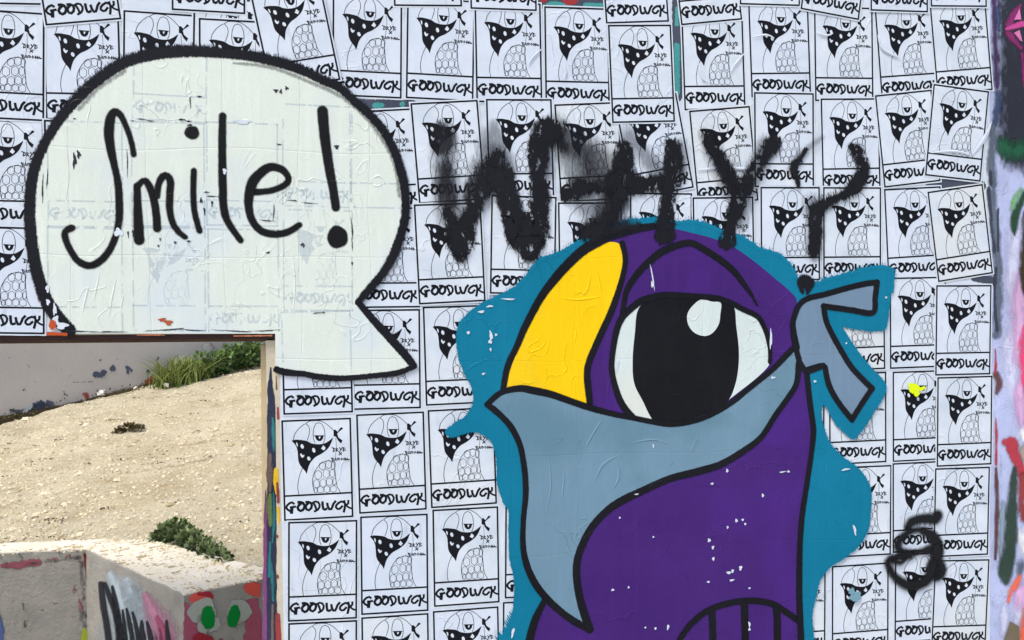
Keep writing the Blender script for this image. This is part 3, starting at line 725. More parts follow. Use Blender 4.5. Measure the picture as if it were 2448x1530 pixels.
EYE_ = [(1488,753),(1527,722),(1570,708),(1600,706),(1652,710),(1705,715),(1740,724),(1775,742),(1810,760),(1828,791),(1838,833),(1838,868),(1810,900),(1757,942),(1705,980),(1652,1002),(1600,1012),(1560,1005),(1513,998),(1488,970),(1471,930),(1461,880),(1465,830),(1475,781)]
m_eye = m_paint('eye_white_paint', (198,212,212), .5, .04, seam=.4, patch=((212,216,208), .7))
fl = Flat(); fl.fill([tuple(W(p[0], p[1])) for p in catmull(EYE_, 6, True)], BY0-.0006); eye = fl.build('eye', m_eye, bird)
PUP = [(1524,740),(1516,798),(1511,857),(1514,913),(1534,956),(1562,1006),(1600,1012),(1652,1000),(1705,980),(1738,958),(1755,921),(1763,878),(1764,833),(1758,780),(1750,730),(1705,714),(1652,709),(1600,706),(1556,712)]
m_pup = m_paint('pupil_paint', (13,15,22), .4, .2, seam=.6)
fl = Flat(); fl.fill([tuple(W(p[0], p[1])) for p in catmull(PUP, 6, True)], BY0-.0009); pup = fl.build('pupil', m_pup, eye)
fl = Flat(); fl.fill([tuple(W(p[0], p[1])) for p in catmull([(1674,716),(1700,721),(1721,724),(1720,750),(1716,775),(1701,796),(1682,803),(1658,795),(1643,775),(1641,752),(1652,733)], 5, True)], BY0-.0017); fl.build('eye_highlight', m_eye, bird)
m_gry = m_paint('grey_blue_paint', (104,137,158), .45, .06, seam=.4, patch=((92,128,148), .8))
SC_TOP = [(1164,966,14),(1197,938,14),(1240,928,16),(1270,932,18),(1316,942,17),(1362,958,16),(1412,975,15),(1461,988,14),(1511,998,13),(1560,1008,13),(1600,1013,14),(1645,1008,14),(1688,994,14),(1740,966,14),(1793,924,14),(1845,882,14),(1880,846,15),(1900,826,14)]
SC_BOT = [(1907,868,16),(1901,917,14),(1880,952,14),(1852,991,14),(1817,1044,14),(1775,1077,16),(1723,1108,17),(1670,1125,18),(1600,1143,17),(1536,1171,18),(1484,1196,19),(1448,1221,18),(1413,1259,17),(1389,1305,18),(1377,1350,18),(1380,1403,18),(1392,1455,19),(1408,1502,20)]
SC_LEFT = [(1408,1502,14),(1378,1487,17),(1347,1466,16),(1308,1431,17),(1280,1396,17),(1260,1354,16),(1250,1308,14),(1250,1245,13),(1256,1175,14),(1252,1115,14),(1242,1063,14),(1222,1022,15),(1199,995,14),(1177,976,15),(1163,966,12)]
sc = [(p[0], p[1]) for p in catmull(SC_TOP, 6)] + [(p[0], p[1]) for p in catmull(SC_BOT, 6)] + [(p[0], p[1]) for p in catmull(SC_LEFT, 6)][:-1]
fl = Flat(); fl.fill([tuple(W(*p)) for p in sc], BY0-.0012); fl.build('scarf', m_gry, bird)
KN = [(1903,830),(1893,780),(1898,752),(1909,728),(1930,713),(1972,703),(2021,689),(2063,679),(2094,675),(2089,710),(2084,747),(2038,742),(2003,737),(1966,732),(1972,766),(1986,798),(2007,836),(2031,875),(2059,906),(2082,928),(2060,960),(2034,1002),(2013,977),(1993,948),(1979,920),(1972,892),(1965,874),(1926,884),(1912,868)]
m_gry2 = m_paint('grey_blue_paint_knot', (106,131,155), .45, .06, seam=.4)
fl = Flat(); fl.fill([tuple(W(*p)) for p in KN], BY0-.0012); fl.build('scarf_knot', m_gry2, bird)
OY = BY0-.0018
fl = Flat()
HEAD = [(1202,930,14),(1213,874,15),(1233,831,15),(1253,784,17),(1273,745,18),(1296,705,19),(1329,662,22),(1362,626,23),(1395,597,24),(1428,578,24),(1461,563,22),(1511,549,20),(1560,541,16)]
stroke(fl, HEAD, 1, OY, 2.2)
stroke(fl, [(1486,582,14),(1493,616,13),(1489.5,649,13),(1478,692,14),(1458,748,16),(1428,814,16),(1406,867,16),(1402,897,16),(1405,930,17),(1409,966,15)], 1, OY, 2)
for st in (SC_TOP, SC_BOT, SC_LEFT): stroke(fl, st, 1, OY, 2)
stroke(fl, [(1926,889,14),(1933,956,14),(1940,1008,14),(1941.8,1035,14),(1936.5,1088,13),(1926,1158,13),(1915.5,1228,14),(1910,1298,14),(1908.5,1368,15),(1908.5,1438,16),(1913,1536,16),(1916,1620,16)], 1, OY, 2)
stroke(fl, [(1305,1428,14),(1292,1450,15),(1278,1480,18),(1268,1515,19),(1258,1560,20),(1252,1620,20)], 1, OY, 2)
k2 = [(p[0], p[1], 14) for p in KN]+[(1903,830,14)]
for grp in (k2[:9], k2[8:12], k2[11:14], k2[13:20], k2[19:22], k2[21:28], [(1965,874,13),(1926,886,15),(1909,866,14)], [(1909,866,14),(1903,843,14),(1896,815,14),(1892,780,14)]):
    stroke(fl, grp, 1, OY, 2)
fl.build('black_outline', m_blkc, bird)
fl = Flat()
stroke(fl, [(1488,755,16),(1527,722,17),(1570,708,16),(1600,705,15),(1652,708,14),(1705,712,14),(1740,722,14),(1775,740,13),(1810,758,13),(1828,791,12),(1838,833,11),(1838,865,10)], 1, OY-.0002, 1.8)
stroke(fl, [(1490,752,16),(1475,781,16),(1465,830,14),(1461,880,14),(1471,930,15),(1488,970,17),(1513,998,14)], 1, OY-.0002, 1.8)
fl.build('eye_outline', m_blkc, bird)
fl = Flat(); stroke(fl, [(1484,765,12),(1488,738,12),(1498,692,14),(1527,649,16),(1570,609,18),(1600,593,17),(1642,581,16),(1670,590,16),(1716,619,16),(1751,647,15),(1776,679,13),(1795,706,8),(1808,730,4)], 1, OY-.0001, 2)
fl.build('brow_line', m_blkc, bird)
fl = Flat(); stroke(fl, [(1610,1560,14),(1621,1530,14),(1649,1491,15),(1688,1459,15),(1733,1442,15),(1786,1434,15),(1838,1440,15),(1873,1459,15),(1906,1482,14)], 1, OY-.0001, 2); fl.build('belly_arch', m_blkc, bird)
for x, y0, wd in ((1700,1458,17),(1777,1440,18),(1854,1448,18)):
    fl = Flat(); stroke(fl, [(x, y0, wd),(x+2,1520,wd),(x+1,1620,wd)], 1, OY-.0003, 2); fl.build('belly_bar', m_blkc, bird)
# chips where the paper beneath shows, and pale scratches
fl = Flat()
CH = [(1736,1124,3,5),(1700,1155,4,2.4),(1821,1183,3,5),(1868,1127,10,1.2),(1882,1126,4,2.4),(1758,1243,3.4,5),(1773,1241,3,3),(1779,1251,2.5,3),(1737,1259,2.4,3.5),(1693,1290,4,5),(1702,1307,3,5),(1703,1334,3,5),(1740,1367,7,3.6),(1749,1363,3,5),(1768,1356,4,7),(1747,1385,7,2.2),(1691,1389,4,2),(1789,1404,3,2),(1789,1490,2.4,8),(1789,1502,3,4),(1558,663,1.2,40),(1557,680,2.6,9),(1173,802,4,14),(1171,816,5,6),(1185,800,3,3),(1119,795,4,4),(1155,893,4,2.4),(1172,835,1.6,5),(1150,745,9,3),(1170,732,10,2),(1215,715,20,1.6),(2115,711,2.5,2.5),(1845,902,7,2.4),(1945,911,4,3),(2020,820,2,2),(1840,810,3,30),(2040,1265,3,17),(2018,1121,14,2),(1463,1408,4,2.6),(1501,1402,2,3),(1541,1498,2,2),(1565,1500,2.6,3),(1595,1497,2.6,8),(1560,1282,2,2),(1480,1236,2,2),(1560,1065,1.4,6),(1520,1180,6,1.2),(1475,875,1.5,18),(1225,1510,3,16)]
for x, y, rx, ry in CH: pdot(fl, x, y, rx*.72, ry*.72, OY-.0008, .8, random.uniform(-.25,.25), .22)
fl.build('paint_chips', PAPER, bird)

# ------------------------------------------------------------------ sprayed graffiti
m_spray = m_paint('black_spray', thr=.43, rgb=(18,20,27), rough=.6, var=.2, stroke=True, worn=.28, rag=1.2, soft=.2, ns=52, aniso=(1,1,.4), seam=.2)
m_mist = m_paint('thin_black_spray', thr=.4, rgb=(30,33,42), rough=.6, var=.2, stroke=True, rag=1.0, soft=.45, ns=95, aniso=(1,1,.22), seam=0, opacity=.42)
GY = OY-.0012
m_firm = m_paint('firm_black_spray', (18,20,27), .6, .2, True, worn=.06, rag=1.1, soft=.2, ns=52, aniso=(1,1,.4), seam=.2, thr=.38)
m_faded = m_paint('faded_black_spray', (24,26,34), .6, .2, True, rag=1.2, soft=.35, ns=60, aniso=(1,1,.3), seam=0, opacity=.8, thr=.55)
G = 'black sprayed characters of the scrawl'
def spray(label, core, mist=(), dots=(), soft=9, faded=(), mat=None):
    root = empty('sprayed_letter', (0,0,0)); tag(root, label, 'graffiti', G)
    if mist:
        fm = Flat()
        for st in mist: stroke(fm, st, 1, GY+.0003, 14)
        fm.build('overspray', m_mist, root)
    if faded:
        ff_ = Flat()
        for st in faded: stroke(ff_, st, 1, GY+.0001, 11)
        ff_.build('faded_stroke', m_faded, root)['kind'] = 'stuff'
    fl = Flat()
    for st in core: stroke(fl, [(a, b, c*1.1) for a, b, c in st], 1, GY, soft)
    for d in dots: pdot(fl, *d, GY, 5, 0, .06)
    for st in core: bristles(fl, [(a, b, c*1.1) for a, b, c in st], GY-.0001, 4, 17, 0, 1.2, tilt=.3, thick=1.3)
    fl.build('spray_stroke', mat or m_spray, root); return root
spray('wide fuzzy black sprayed letter W right of the speech bubble',
      [[(1066,500,14),(1080,530,30),(1092,552,54),(1099,575,58),(1101,598,46),(1101,612,24)], [(1100,580,54),(1112,545,46),(1130,505,30),(1142,470,36),(1160,430,54),(1186,400,50),(1190,382,30)], [(1186,385,40),(1194,420,58),(1206,455,50),(1222,500,46),(1240,545,60),(1258,575,66),(1262,600,40)], [(1262,582,64),(1277,545,58),(1287,500,44),(1287,440,34),(1284,390,34),(1288,345,46),(1304,318,56),(1322,308,46)]],
      [[(1062,300,20),(1060,350,50),(1064,410,50),(1068,460,60),(1080,520,60)], [(1140,400,40),(1165,440,60),(1150,480,40)], [(1180,360,26),(1190,370,50),(1200,400,60)], [(1330,300,40),(1340,350,34)], [(1300,350,50),(1310,420,20)]], soft=10, faded=[[(1050,296,16),(1060,318,50),(1062,345,46),(1056,366,20)], [(1062,400,34),(1066,450,46),(1072,490,36)], [(1118,470,30),(1140,440,50),(1160,420,50)]])
spray('fuzzy black sprayed letter H above the purple head',
      [[(1492,352,30),(1490,390,48),(1484,430,62),(1476,452,50)], [(1352,460,34),(1372,450,42),(1398,448,26),(1430,448,8)], [(1478,440,60),(1520,442,34),(1560,440,34),(1600,436,34)], [(1606,350,34),(1608,385,38),(1606,430,40),(1594,470,30),(1590,510,32),(1588,560,44)], [(1480,460,40),(1470,500,12),(1452,530,18),(1425,552,30),(1412,562,40)]],
      [[(1345,320,40),(1370,370,70),(1390,420,60)], [(1400,350,50),(1440,400,80),(1470,460,60),(1450,520,60)], [(1180,300,20),(1175,345,60),(1178,420,70)], [(1380,470,50),(1420,500,60)], [(1350,330,40),(1400,370,60),(1430,420,60),(1470,440,40)], [(1500,320,30),(1540,370,30),(1580,420,40)], [(1470,470,60),(1460,520,60)], [(1625,350,26),(1628,420,24)], [(1430,545,50),(1500,540,30)]], soft=8, faded=[[(1375,440,40),(1410,450,30),(1450,440,40)],[(1330,320,20),(1345,350,26)],[(1470,480,50),(1450,520,40),(1420,545,40)],[(1400,552,44),(1450,548,30),(1520,540,20)]])
spray('black sprayed letter Y whose stem drips onto the purple head',
      [[(1690,330,24),(1704,358,28),(1723,389,28),(1742,425,30),(1758,452,34),(1765,478,32)], [(1850,338,30),(1842,350,34),(1824,375,26),(1797,412,26),(1776,452,30),(1764,480,34),(1753,510,32),(1741,538,22),(1737,576,38)]],
      [[(1680,320,20),(1715,385,40),(1750,450,50)], [(1830,350,40),(1800,420,40),(1775,480,40),(1760,530,40)]], soft=6)
spray('black sprayed question mark with a round dot above the painted knot',
      [[(2032,350,14),(2046,362,24),(2057,382,27),(2060,412,28),(2044,444,28),(2012,468,16),(1982,482,18),(1952,500,30),(1946,520,30),(1946,560,28),(1943,603,24)]],
      [[(1962,330,10),(1930,355,12),(1900,385,18),(1886,410,14)], [(1940,490,40),(1946,540,34),(1944,600,34)]], [(1922,679,21,22)], soft=5, mat=m_firm)
letter('thin dry black smear between the Y and the question mark', [[(1926,358,8),(1908,380,14),(1896,404,20),(1904,428,12),(1906,448,4)]], (), m_spray, 6, GY, 'black sprayed characters of the scrawl', 'sprayed_smear', 'graffiti')
m_marker = m_paint('soft_black_spray', (20,22,27), .6, .2, True, rag=.25, soft=.42, ns=90, seam=.2)
letter('looping black sprayed squiggle low in the right hand poster columns', [
  [(2238,1230,26),(2232,1240,24),(2216,1238,24),(2192,1240,22),(2174,1248,24),(2166,1258,18)],
  [(2164,1262,5),(2185,1264,3),(2208,1262,4)],
  [(2204,1268,14),(2188,1266,12),(2164,1274,16),(2148,1288,20),(2142,1304,20),(2150,1314,16),(2166,1318,15),(2184,1319,12)],
  [(2204,1268,16),(2224,1278,26),(2236,1296,28),(2240,1316,28)],
  [(2184,1319,12),(2200,1316,14),(2216,1312,22),(2234,1312,28)],
  [(2236,1312,28),(2236,1340,32),(2246,1360,30),(2236,1376,26),(2226,1352,30)],
  [(2226,1345,26),(2216,1380,26),(2196,1394,26),(2172,1398,24),(2150,1388,22),(2134,1374,18),(2124,1358,18),(2118,1340,16),(2130,1332,14)],
  [(2126,1334,14),(2142,1330,16),(2160,1328,22),(2172,1326,20)],
  [(2134,1340,14),(2150,1344,10),(2158,1338,8)]], (), m_marker, 6, GY, None, 'sprayed_squiggle', 'graffiti')
tag(patch('yellow_splash', m_paint('fluorescent_yellow', (206,226,20), seam=0, stroke=True, rag=.6, ns=70), [('d',2182,928,14,12,4),('d',2172,920,5,5,2),('d',2188,940,8,7,3),('s',[(2196,930),(2206,926)],7,2)], GY, None), 'fluorescent yellow green paint splash on a poster right of the knot', 'paint splash')
tag(patch('blue_stain', m_paint('pale_blue_stain', (112,152,170), seam=0, stroke=True, rag=1.0, ns=60), [('d',2042,1424,15,11,5),('d',2032,1412,8,8,3)], GY, None), 'pale blue paint stain on a poster scarf at the lower right', 'paint stain')

# ------------------------------------------------------------------ behind the opening
ZT = .35
L1 = [(-900,1362),(205,1315),(440,1425),(672,1379),(640,1383),(372,1294),(262,1288),(-900,1335)]
top = [onz(x, y, ZT) for x, y in ((-500,1347),(205,1315),(440,1425),(690,1372),(372,1294),(262,1289),(-500,1318))]
m_ret = m_conc('weathered_concrete', (146,145,139), (182,178,169), 4, .7, spots=((120,112,104), 16, .66), peel=((196,192,182), 7, .66))
m_rtop = m_conc('dusty_wall_top', (214,206,184), (236,230,214), 3, .5, spots=((166,148,112), 13, .57))
ret = prism('retaining_wall', top, -.9, m_ret)
tag(ret, 'low L shaped concrete wall with graffiti, seen through the opening at the bottom left', 'retaining wall')
def worn(pl, j):
    o = []; cen = sum(pl, Vector())/len(pl)
    for a, b in zip(pl, pl[1:]+pl[:1]):
        n = max(1, int((b-a).length/.03)); nn_ = Vector((-(b-a).y, (b-a).x, 0)).normalized()
        for i in range(n): 
            q_ = a.lerp(b, i/n); k_ = .004+j*abs(mnoise.noise(q_*9))+j*.4*random.random() if 0 < i < n-1 else .006
            o.append(q_+nn_*k_*CAPS)
    return o
ar_ = sum(a.x*b.y-b.x*a.y for a, b in zip(top, top[1:]+top[:1])); CAPS = 1 if ar_ > 0 else -1
ca = prism('wall_cap', [p+Vector((0,0,.005)) for p in worn(top, .022)], ZT-.006, m_rtop, ret)
A, B, C3 = top[1], top[2], top[3]
def on_face(p, q, out=.003):          # photo pixel -> point on the vertical face through p, q
    n = Vector((-(q-p).y, (q-p).x, 0)).normalized()
    if (Vector((0,-DIST,0))-p).dot(n) < 0: n = -n
    def f(x, y, k=0):
        d = ray(x, y); o = Vector((0,-DIST,EYE)); t = (p-o).dot(n)/d.dot(n)
        return o+d*t+n*(out+k*.0012)
    return f
def face_paint(f, name, mat, items, lab=None, k=0, parent=ret, fade=.5, cap_=5):
    v, fc, cv = [], [], []
    for it in items:
        pts = catmull(it, 6) if len(it) > 2 else it
        n = len(pts); rows = []
        for i, p in enumerate(pts):
            a = pts[max(i-1,0)]; b = pts[min(i+1,n-1)]; L = hypot(b[0]-a[0], b[1]-a[1]) or 1
            nx, ny = -(b[1]-a[1])/L, (b[0]-a[0])/L; base = len(v); h = p[2]/2; s_ = min(h*fade, cap_)
            for o, c_ in ((-(h+s_),0),(-(h-s_),1),(h-s_,1),(h+s_,0)):
                if i in (0, n-1): c_ = c_*.35
                v.append(tuple(f(p[0]+nx*o, p[1]+ny*o, k))); cv.append(float(c_))
            rows.append(base)
        for a, b in zip(rows, rows[1:]):
            for j in range(3): fc.append((a+j, a+j+1, b+j+1, b+j))
    o = mesh_obj(name, v, fc, mat, parent, {'cover': cv})
    if lab: o['label'] = lab
    return o
def fm(nm, c, rag=.8, soft=.25, ns=38): return m_paint(nm, c, .7, .2, True, rag=rag, soft=soft, ns=ns, seam=0)
f2 = on_face(A, B); f3 = on_face(B, C3); f1 = on_face(top[0], A)
face_paint(f1, 'red_edge', fm('dark_red_paint', (128,48,42), .3), [[(203,1322,8),(212,1380,12),(222,1450,16),(230,1540,22)]])
face_paint(f1, 'pink_stain', fm('pink_stain', (158,92,104), 1.0), [[(0,1352,8),(60,1348,18),(100,1342,12)],[(110,1338,4),(170,1328,7)],[(182,1395,14),(180,1425,22)],[(190,1400,20),(195,1460,20)]])
face_paint(f1, 'dark_scuff', fm('dark_scuff', (96,90,92), 1.1, .3), [[(60,1350,6),(200,1330,8)],[(196,1340,12),(202,1500,18)],[(55,1440,4),(60,1500,6)]])
face_paint(f1, 'lime_patch', fm('lime_green', (156,170,60), .6), [[(200,1500,8),(208,1530,30),(214,1560,50)]], k=1)
face_paint(f1, 'blue_patch', fm('faded_blue', (90,110,168), .6), [[(-10,1450,10),(-4,1500,24),(-6,1560,24)]], k=1)
face_paint(f2, 'pale_blue_fade', fm('pale_blue_white', (192,206,216), .4, .5), [[(262,1365,10),(285,1420,50),(310,1480,90),(330,1560,130)],[(300,1380,16),(330,1440,40),(345,1500,40)]], fade=.95, cap_=60)
face_paint(f2, 'pink_fade', fm('pink_fade', (196,140,166), .5, .5), [[(345,1415,10),(362,1450,26),(385,1500,44),(400,1560,50)]], k=1, fade=.95, cap_=60)
face_paint(f2, 'dark_pink_streak', fm('dark_pink', (168,84,116), .5, .4), [[(375,1470,6),(392,1510,20),(400,1560,30)]], k=2, fade=.95, cap_=60)
face_paint(f2, 'black_letter_stroke', fm('black_tag', (44,48,54), .35, .3), [[(243,1388,12),(248,1440,14),(258,1500,15),(268,1580,16)],[(250,1390,10),(266,1430,13),(282,1480,16),(292,1580,18)],[(270,1398,6),(278,1440,12),(288,1500,16),(298,1580,18)],[(295,1455,4),(300,1500,9),(308,1580,11)],[(304,1452,5),(314,1500,11),(326,1580,13)],[(318,1460,5),(328,1500,10),(340,1580,13)],[(341,1480,5),(342,1515,14),(352,1580,18)],[(353,1483,5),(362,1520,12),(372,1580,14)],[(370,1505,5),(380,1540,14)],[(400,1480,5),(404,1530,11),(408,1580,12)],[(384,1500,6),(392,1540,12)]], k=3)
face_paint(f3, 'pink_ground', fm('pink_ground', (176,92,116), .9, .2), [[(446,1440,6),(452,1480,24),(462,1530,50)],[(600,1430,30),(606,1480,36),(606,1560,50)]])
face_paint(f3, 'coral_patch', fm('coral', (226,92,80), .6, .15), [[(452,1436,14),(475,1426,22),(500,1420,12)],[(582,1402,14),(608,1408,34),(624,1410,30)]], k=1)
face_paint(f3, 'crimson_drip', fm('crimson', (168,48,62), .6, .15), [[(470,1420,6),(500,1420,12),(508,1432,8)],[(440,1430,8),(438,1450,8)],[(460,1522,10),(480,1528,34),(510,1535,20)],[(520,1530,10),(560,1528,22)]], k=2)
face_paint(f3, 'grey_eye_patch', fm('pale_grey', (176,182,172), .55, .12), [[(452,1478,26),(480,1460,56),(512,1450,44)],[(470,1490,30),(505,1495,50),(512,1510,20)],[(545,1448,34),(570,1462,62),(590,1480,40)],[(560,1500,40),(580,1510,30)]], k=3)
face_paint(f3, 'green_oval', fm('bright_green', (0,140,56), .25, .12), [[(496,1446,14),(496,1462,30),(497,1485,32),(500,1503,18)],[(562,1444,12),(560,1462,26),(556,1480,28),(552,1500,14)],[(548,1500,12),(535,1510,10)]], k=4)

# gravel slope
def slope_pt(p1, p2, p3):
    n = (p2-p1).cross(p3-p1).normalized(); o = Vector((0,-DIST,EYE))
    return lambda x, y: o+ray(x, y)*((p1-o).dot(n)/ray(x, y).dot(n)), n
G1 = onz(372, 1292, ZT-.005); G2 = ony(0, 1008, 6.0); G3 = ony(620, 862, 7.4)
sp, sn = slope_pt(G1, G2, G3)
if sn.z < 0: sn = -sn
cA, cB, cC, cD = sp(-520,1352), sp(800,1405), sp(-520,1145), sp(1300,680)
NX, NY = 300, 170; v = []; f = []
def hgt(p):
    q = Vector((p.x, p.y*1.0, 0))
    return -.035*max(0, .25-abs(mnoise.noise(Vector((p.x*.7, p.y*2.0, 11)))))**1.0+.030*mnoise.noise(q*1.3)+.022*mnoise.noise(Vector((q.x*2.2,q.y*5,0)))+.016*mnoise.noise(Vector((q.x*7,q.y*13,3)))+.012*mnoise.noise(q*27)
NEAR = [(-520,1328),(262,1297),(372,1302),(690,1384),(860,1425),(1300,1541)]
def near(u):
    x = -520+1820*u
    for (xa, ya), (xb, yb) in zip(NEAR, NEAR[1:]):
        if x <= xb+1e-6: return sp(x, ya+(yb-ya)*(x-xa)/(xb-xa))
def quad(u, t):
    a = near(u); b = cC.lerp(cD, u); return a.lerp(b, t)
for j in range(NY+1):
    for i in range(NX+1):
        p = quad(i/NX, (j/NY)**1.15); h = hgt(p)*min(1, j/10)-.004
        v.append(tuple(p+Vector((0,0,h))))
for j in range(NY):
    for i in range(NX): a = j*(NX+1)+i; f.append((a, a+1, a+NX+2, a+NX+1))
s = NT('limestone_dirt'); vv = s.coord()
c = s.mix(s.ramp(s.noise(vv, 2.2, 6, .65), .3, .7), lin((194,183,155)), lin((218,208,180)))
c = s.mix(s.ramp(s.noise(vv, 48, 5, .75), .57, .66, 0, .9), c, lin((134,116,84)))
c = s.mix(s.ramp(s.noise(vv, 30, 5, .75, .4), .58, .66, 0, .85), c, lin((246,238,216)))
c = s.mix(s.ramp(s.noise(s.coord((.5,1.2,1)), 1.6, 4, .6, .5), .48, .68, 0, .6), c, lin((176,160,124)))
c = s.mix(s.ramp(s.noise(s.coord((.4,1.3,1)), 3.4, 5, .7), .60, .66, 0, .55), c, lin((140,122,88)))
c = s.mix(s.ramp(s.noise(s.coord((.35,1,1)), 10, 5, .75, .3), .60, .70, 0, .75), c, lin((150,130,94)))
s.l(c, s.b.inputs['Base Color']); s.b.inputs['Roughness'].default_value = .95
s.l(s.bump(s.noise(vv, 40, 6, .75), 1, .03), s.b.inputs['Normal'])
tag(mesh_obj('gravel_slope', v, f, s.m, smooth=True), kind='structure')
# loose stones and chips of limestone
random.seed(5); v = []; f = []; tone = []
for _ in range(9500):
    u, t = random.random()*.74, random.random()**1.25
    p = quad(u, t); p = p+Vector((0,0,hgt(p)))
    r = .0045+.012*random.random()**3.2; 
    if random.random() < .012: r *= 2.4
    a = random.random()*pi; b = len(v); tn = random.random(); k = random.uniform(.35,.6)
    ring = [(cos(a+q*pi*2/6)*r*random.uniform(.8,1.5), sin(a+q*pi*2/6)*r*random.uniform(.7,1.1)) for q in range(6)]
    for x, y in ring: v.append((p.x+x, p.y+y, p.z-.004)); tone.append(tn)
    for x, y in ring: v.append((p.x+x*.65, p.y+y*.65, p.z+r*k*random.uniform(.8,1.2))); tone.append(tn)
    for q in range(6): f.append((b+q, b+(q+1) % 6, b+6+(q+1) % 6, b+6+q))
    f.append(tuple(b+6+q for q in range(6)))
def stone(p, r, tn):
    b = len(v); a = random.random()*pi
    ring = [(cos(a+q*pi/3)*r*random.uniform(.8,1.5), sin(a+q*pi/3)*r*random.uniform(.7,1.1)) for q in range(6)]
    for x, y in ring: v.append((p.x+x, p.y+y, p.z-.003)); tone.append(tn)
    for x, y in ring: v.append((p.x+x*.65, p.y+y*.65, p.z+r*.5*random.uniform(.8,1.2))); tone.append(tn)
    for q in range(6): f.append((b+q, b+(q+1) % 6, b+6+(q+1) % 6, b+6+q))
    f.append(tuple(b+6+q for q in range(6)))
for _ in range(420):
    px_ = random.uniform(240, 640); lo_ = 1290 if px_ < 372 else 1293+(px_-372)*.34; hi_ = 1330+(px_-240)*.45 if px_ < 440 else 1425-(px_-440)*.2
    t_ = random.random()**1.6; stone(onz(px_, lo_+(hi_-lo_)*t_*.95, ZT+.006), random.uniform(.003,.011), random.random())
for _ in range(90): 
    px_ = random.uniform(-20, 230); stone(onz(px_, 1322+random.uniform(-8,6)-px_*.05, ZT+.006), random.uniform(.003,.009), random.random())
m_st = m_plain('limestone_chips', (232,222,194), .9, .12, 60, (176,160,124))
tag(mesh_obj('gravel', v, f, m_st, attrs={'tone': [x**2 for x in tone]}), 'loose pale limestone gravel scattered over the slope behind the opening', 'gravel', kind='stuff')

v, f, tone = [], [], []
for _ in range(300):
    u, t = random.random()*.74, random.random()**1.1; p = quad(u, t); p = p+Vector((0,0,hgt(p)))
    if mnoise.noise(Vector((p.x*1.2, p.y*2.5, 7))) < .05: continue
    for k_ in range(random.randint(2,11)): stone(p+Vector((random.gauss(0,.05), random.gauss(0,.018), -.002)), random.uniform(.003,.009), random.random())
tag(mesh_obj('dark_clods', v, f, m_plain('humus_clods', (92,76,48), .95, .3, 60, (60,50,34)), attrs={'tone': tone}), 'small dark clods and dead plant scraps strewn on the gravel slope', 'clods', kind='stuff')
# far concrete wall
Fa, Fb = sp(-700, 1180), sp(800, 815)
q0, q1 = sp(0,1006), sp(385,916)
dirw = (q1-q0); dirw.z = 0; dirw.normalize()
a0 = q0-dirw*5; a1 = q0+dirw*11; nn = Vector((-dirw.y, dirw.x, 0))
if nn.y < 0: nn = -nn
a0 = Vector((a0.x, a0.y, 5.0)); a1 = Vector((a1.x, a1.y, 5.0))
m_far = m_conc('grey_painted_concrete', (174,171,170), (190,186,183), 1.2, .3, spots=((140,138,142), 9, .68))
far = prism('concrete_wall', [a0, a1, a1+nn*.3, a0+nn*.3], -.9, m_far)
tag(far, 'long grey painted concrete wall behind the gravel slope', 'wall')
ff = on_face(q0, q0+dirw, .006)
face_paint(ff, 'peeled_patch', fm('slate_peel', (74,82,104), 1.3, .10, 26), [[(218,893,10),(240,896,16),(254,884,8)],[(258,882,10),(268,880,16),(274,886,8)],[(308,900,9),(312,908,8)],[(370,850,8),(378,860,12)],[(55,930,8),(64,935,6)],[(145,935,7),(155,942,8)],[(20,980,6),(60,984,12),(100,974,26),(130,966,18)],[(280,858,3),(286,860,5)],[(300,876,6),(312,886,12),(304,894,8)],[(350,890,8),(362,884,14)],[(150,930,4),(158,948,12)],[(186,948,4),(190,930,3)],[(230,912,5),(236,920,8)],[(76,972,10),(96,966,20),(112,976,14)]], k=1, parent=far)
face_paint(ff, 'pale_peel', fm('pale_peel', (170,184,190), 1.3, .10, 26), [[(222,900,5),(240,906,6)],[(262,890,8),(272,890,6)],[(52,988,5),(70,976,10),(76,966,5)],[(380,885,12),(388,890,14)]], k=2, parent=far)
face_paint(ff, 'red_patch', fm('brick_red', (158,70,66), 1.0, .12, 20), [[(196,950,10),(206,946,20),(214,938,10)],[(345,918,10),(360,912,20),(372,908,18)]], k=3, parent=far)
face_paint(ff, 'dirt_line', fm('moss_dirt', (84,74,52), 1.1, .3, 22), [[(-60,1022,16),(0,1006,18),(100,984,14),(200,962,12),(300,938,16),(385,918,14)]], k=4, parent=far)
face_paint(ff, 'painted_mark', fm('pale_mark', (190,190,186), .6, .2, 9), [[(486,822,10),(500,834,26),(510,840,12)],[(530,820,20),(545,830,30)]], k=2, parent=far)
face_paint(ff, 'pink_mark', fm('pink_mark', (164,104,104), .6, .2, 9), [[(500,822,14),(512,834,12)]], k=3, parent=far)
face_paint(ff, 'scratch_mark', fm('scratch_mark', (96,92,96), 1.0, .3, 30), [[(20,856,2),(32,850,3)],[(62,870,2),(72,878,3)],[(166,914,2),(222,912,3)],[(164,900,2),(172,894,2)],[(212,846,4),(220,842,5)],[(80,910,3),(88,916,2)],[(130,880,2),(150,884,2)],[(236,862,4),(244,860,4)],[(298,860,4),(304,862,4)]], k=5, parent=far)

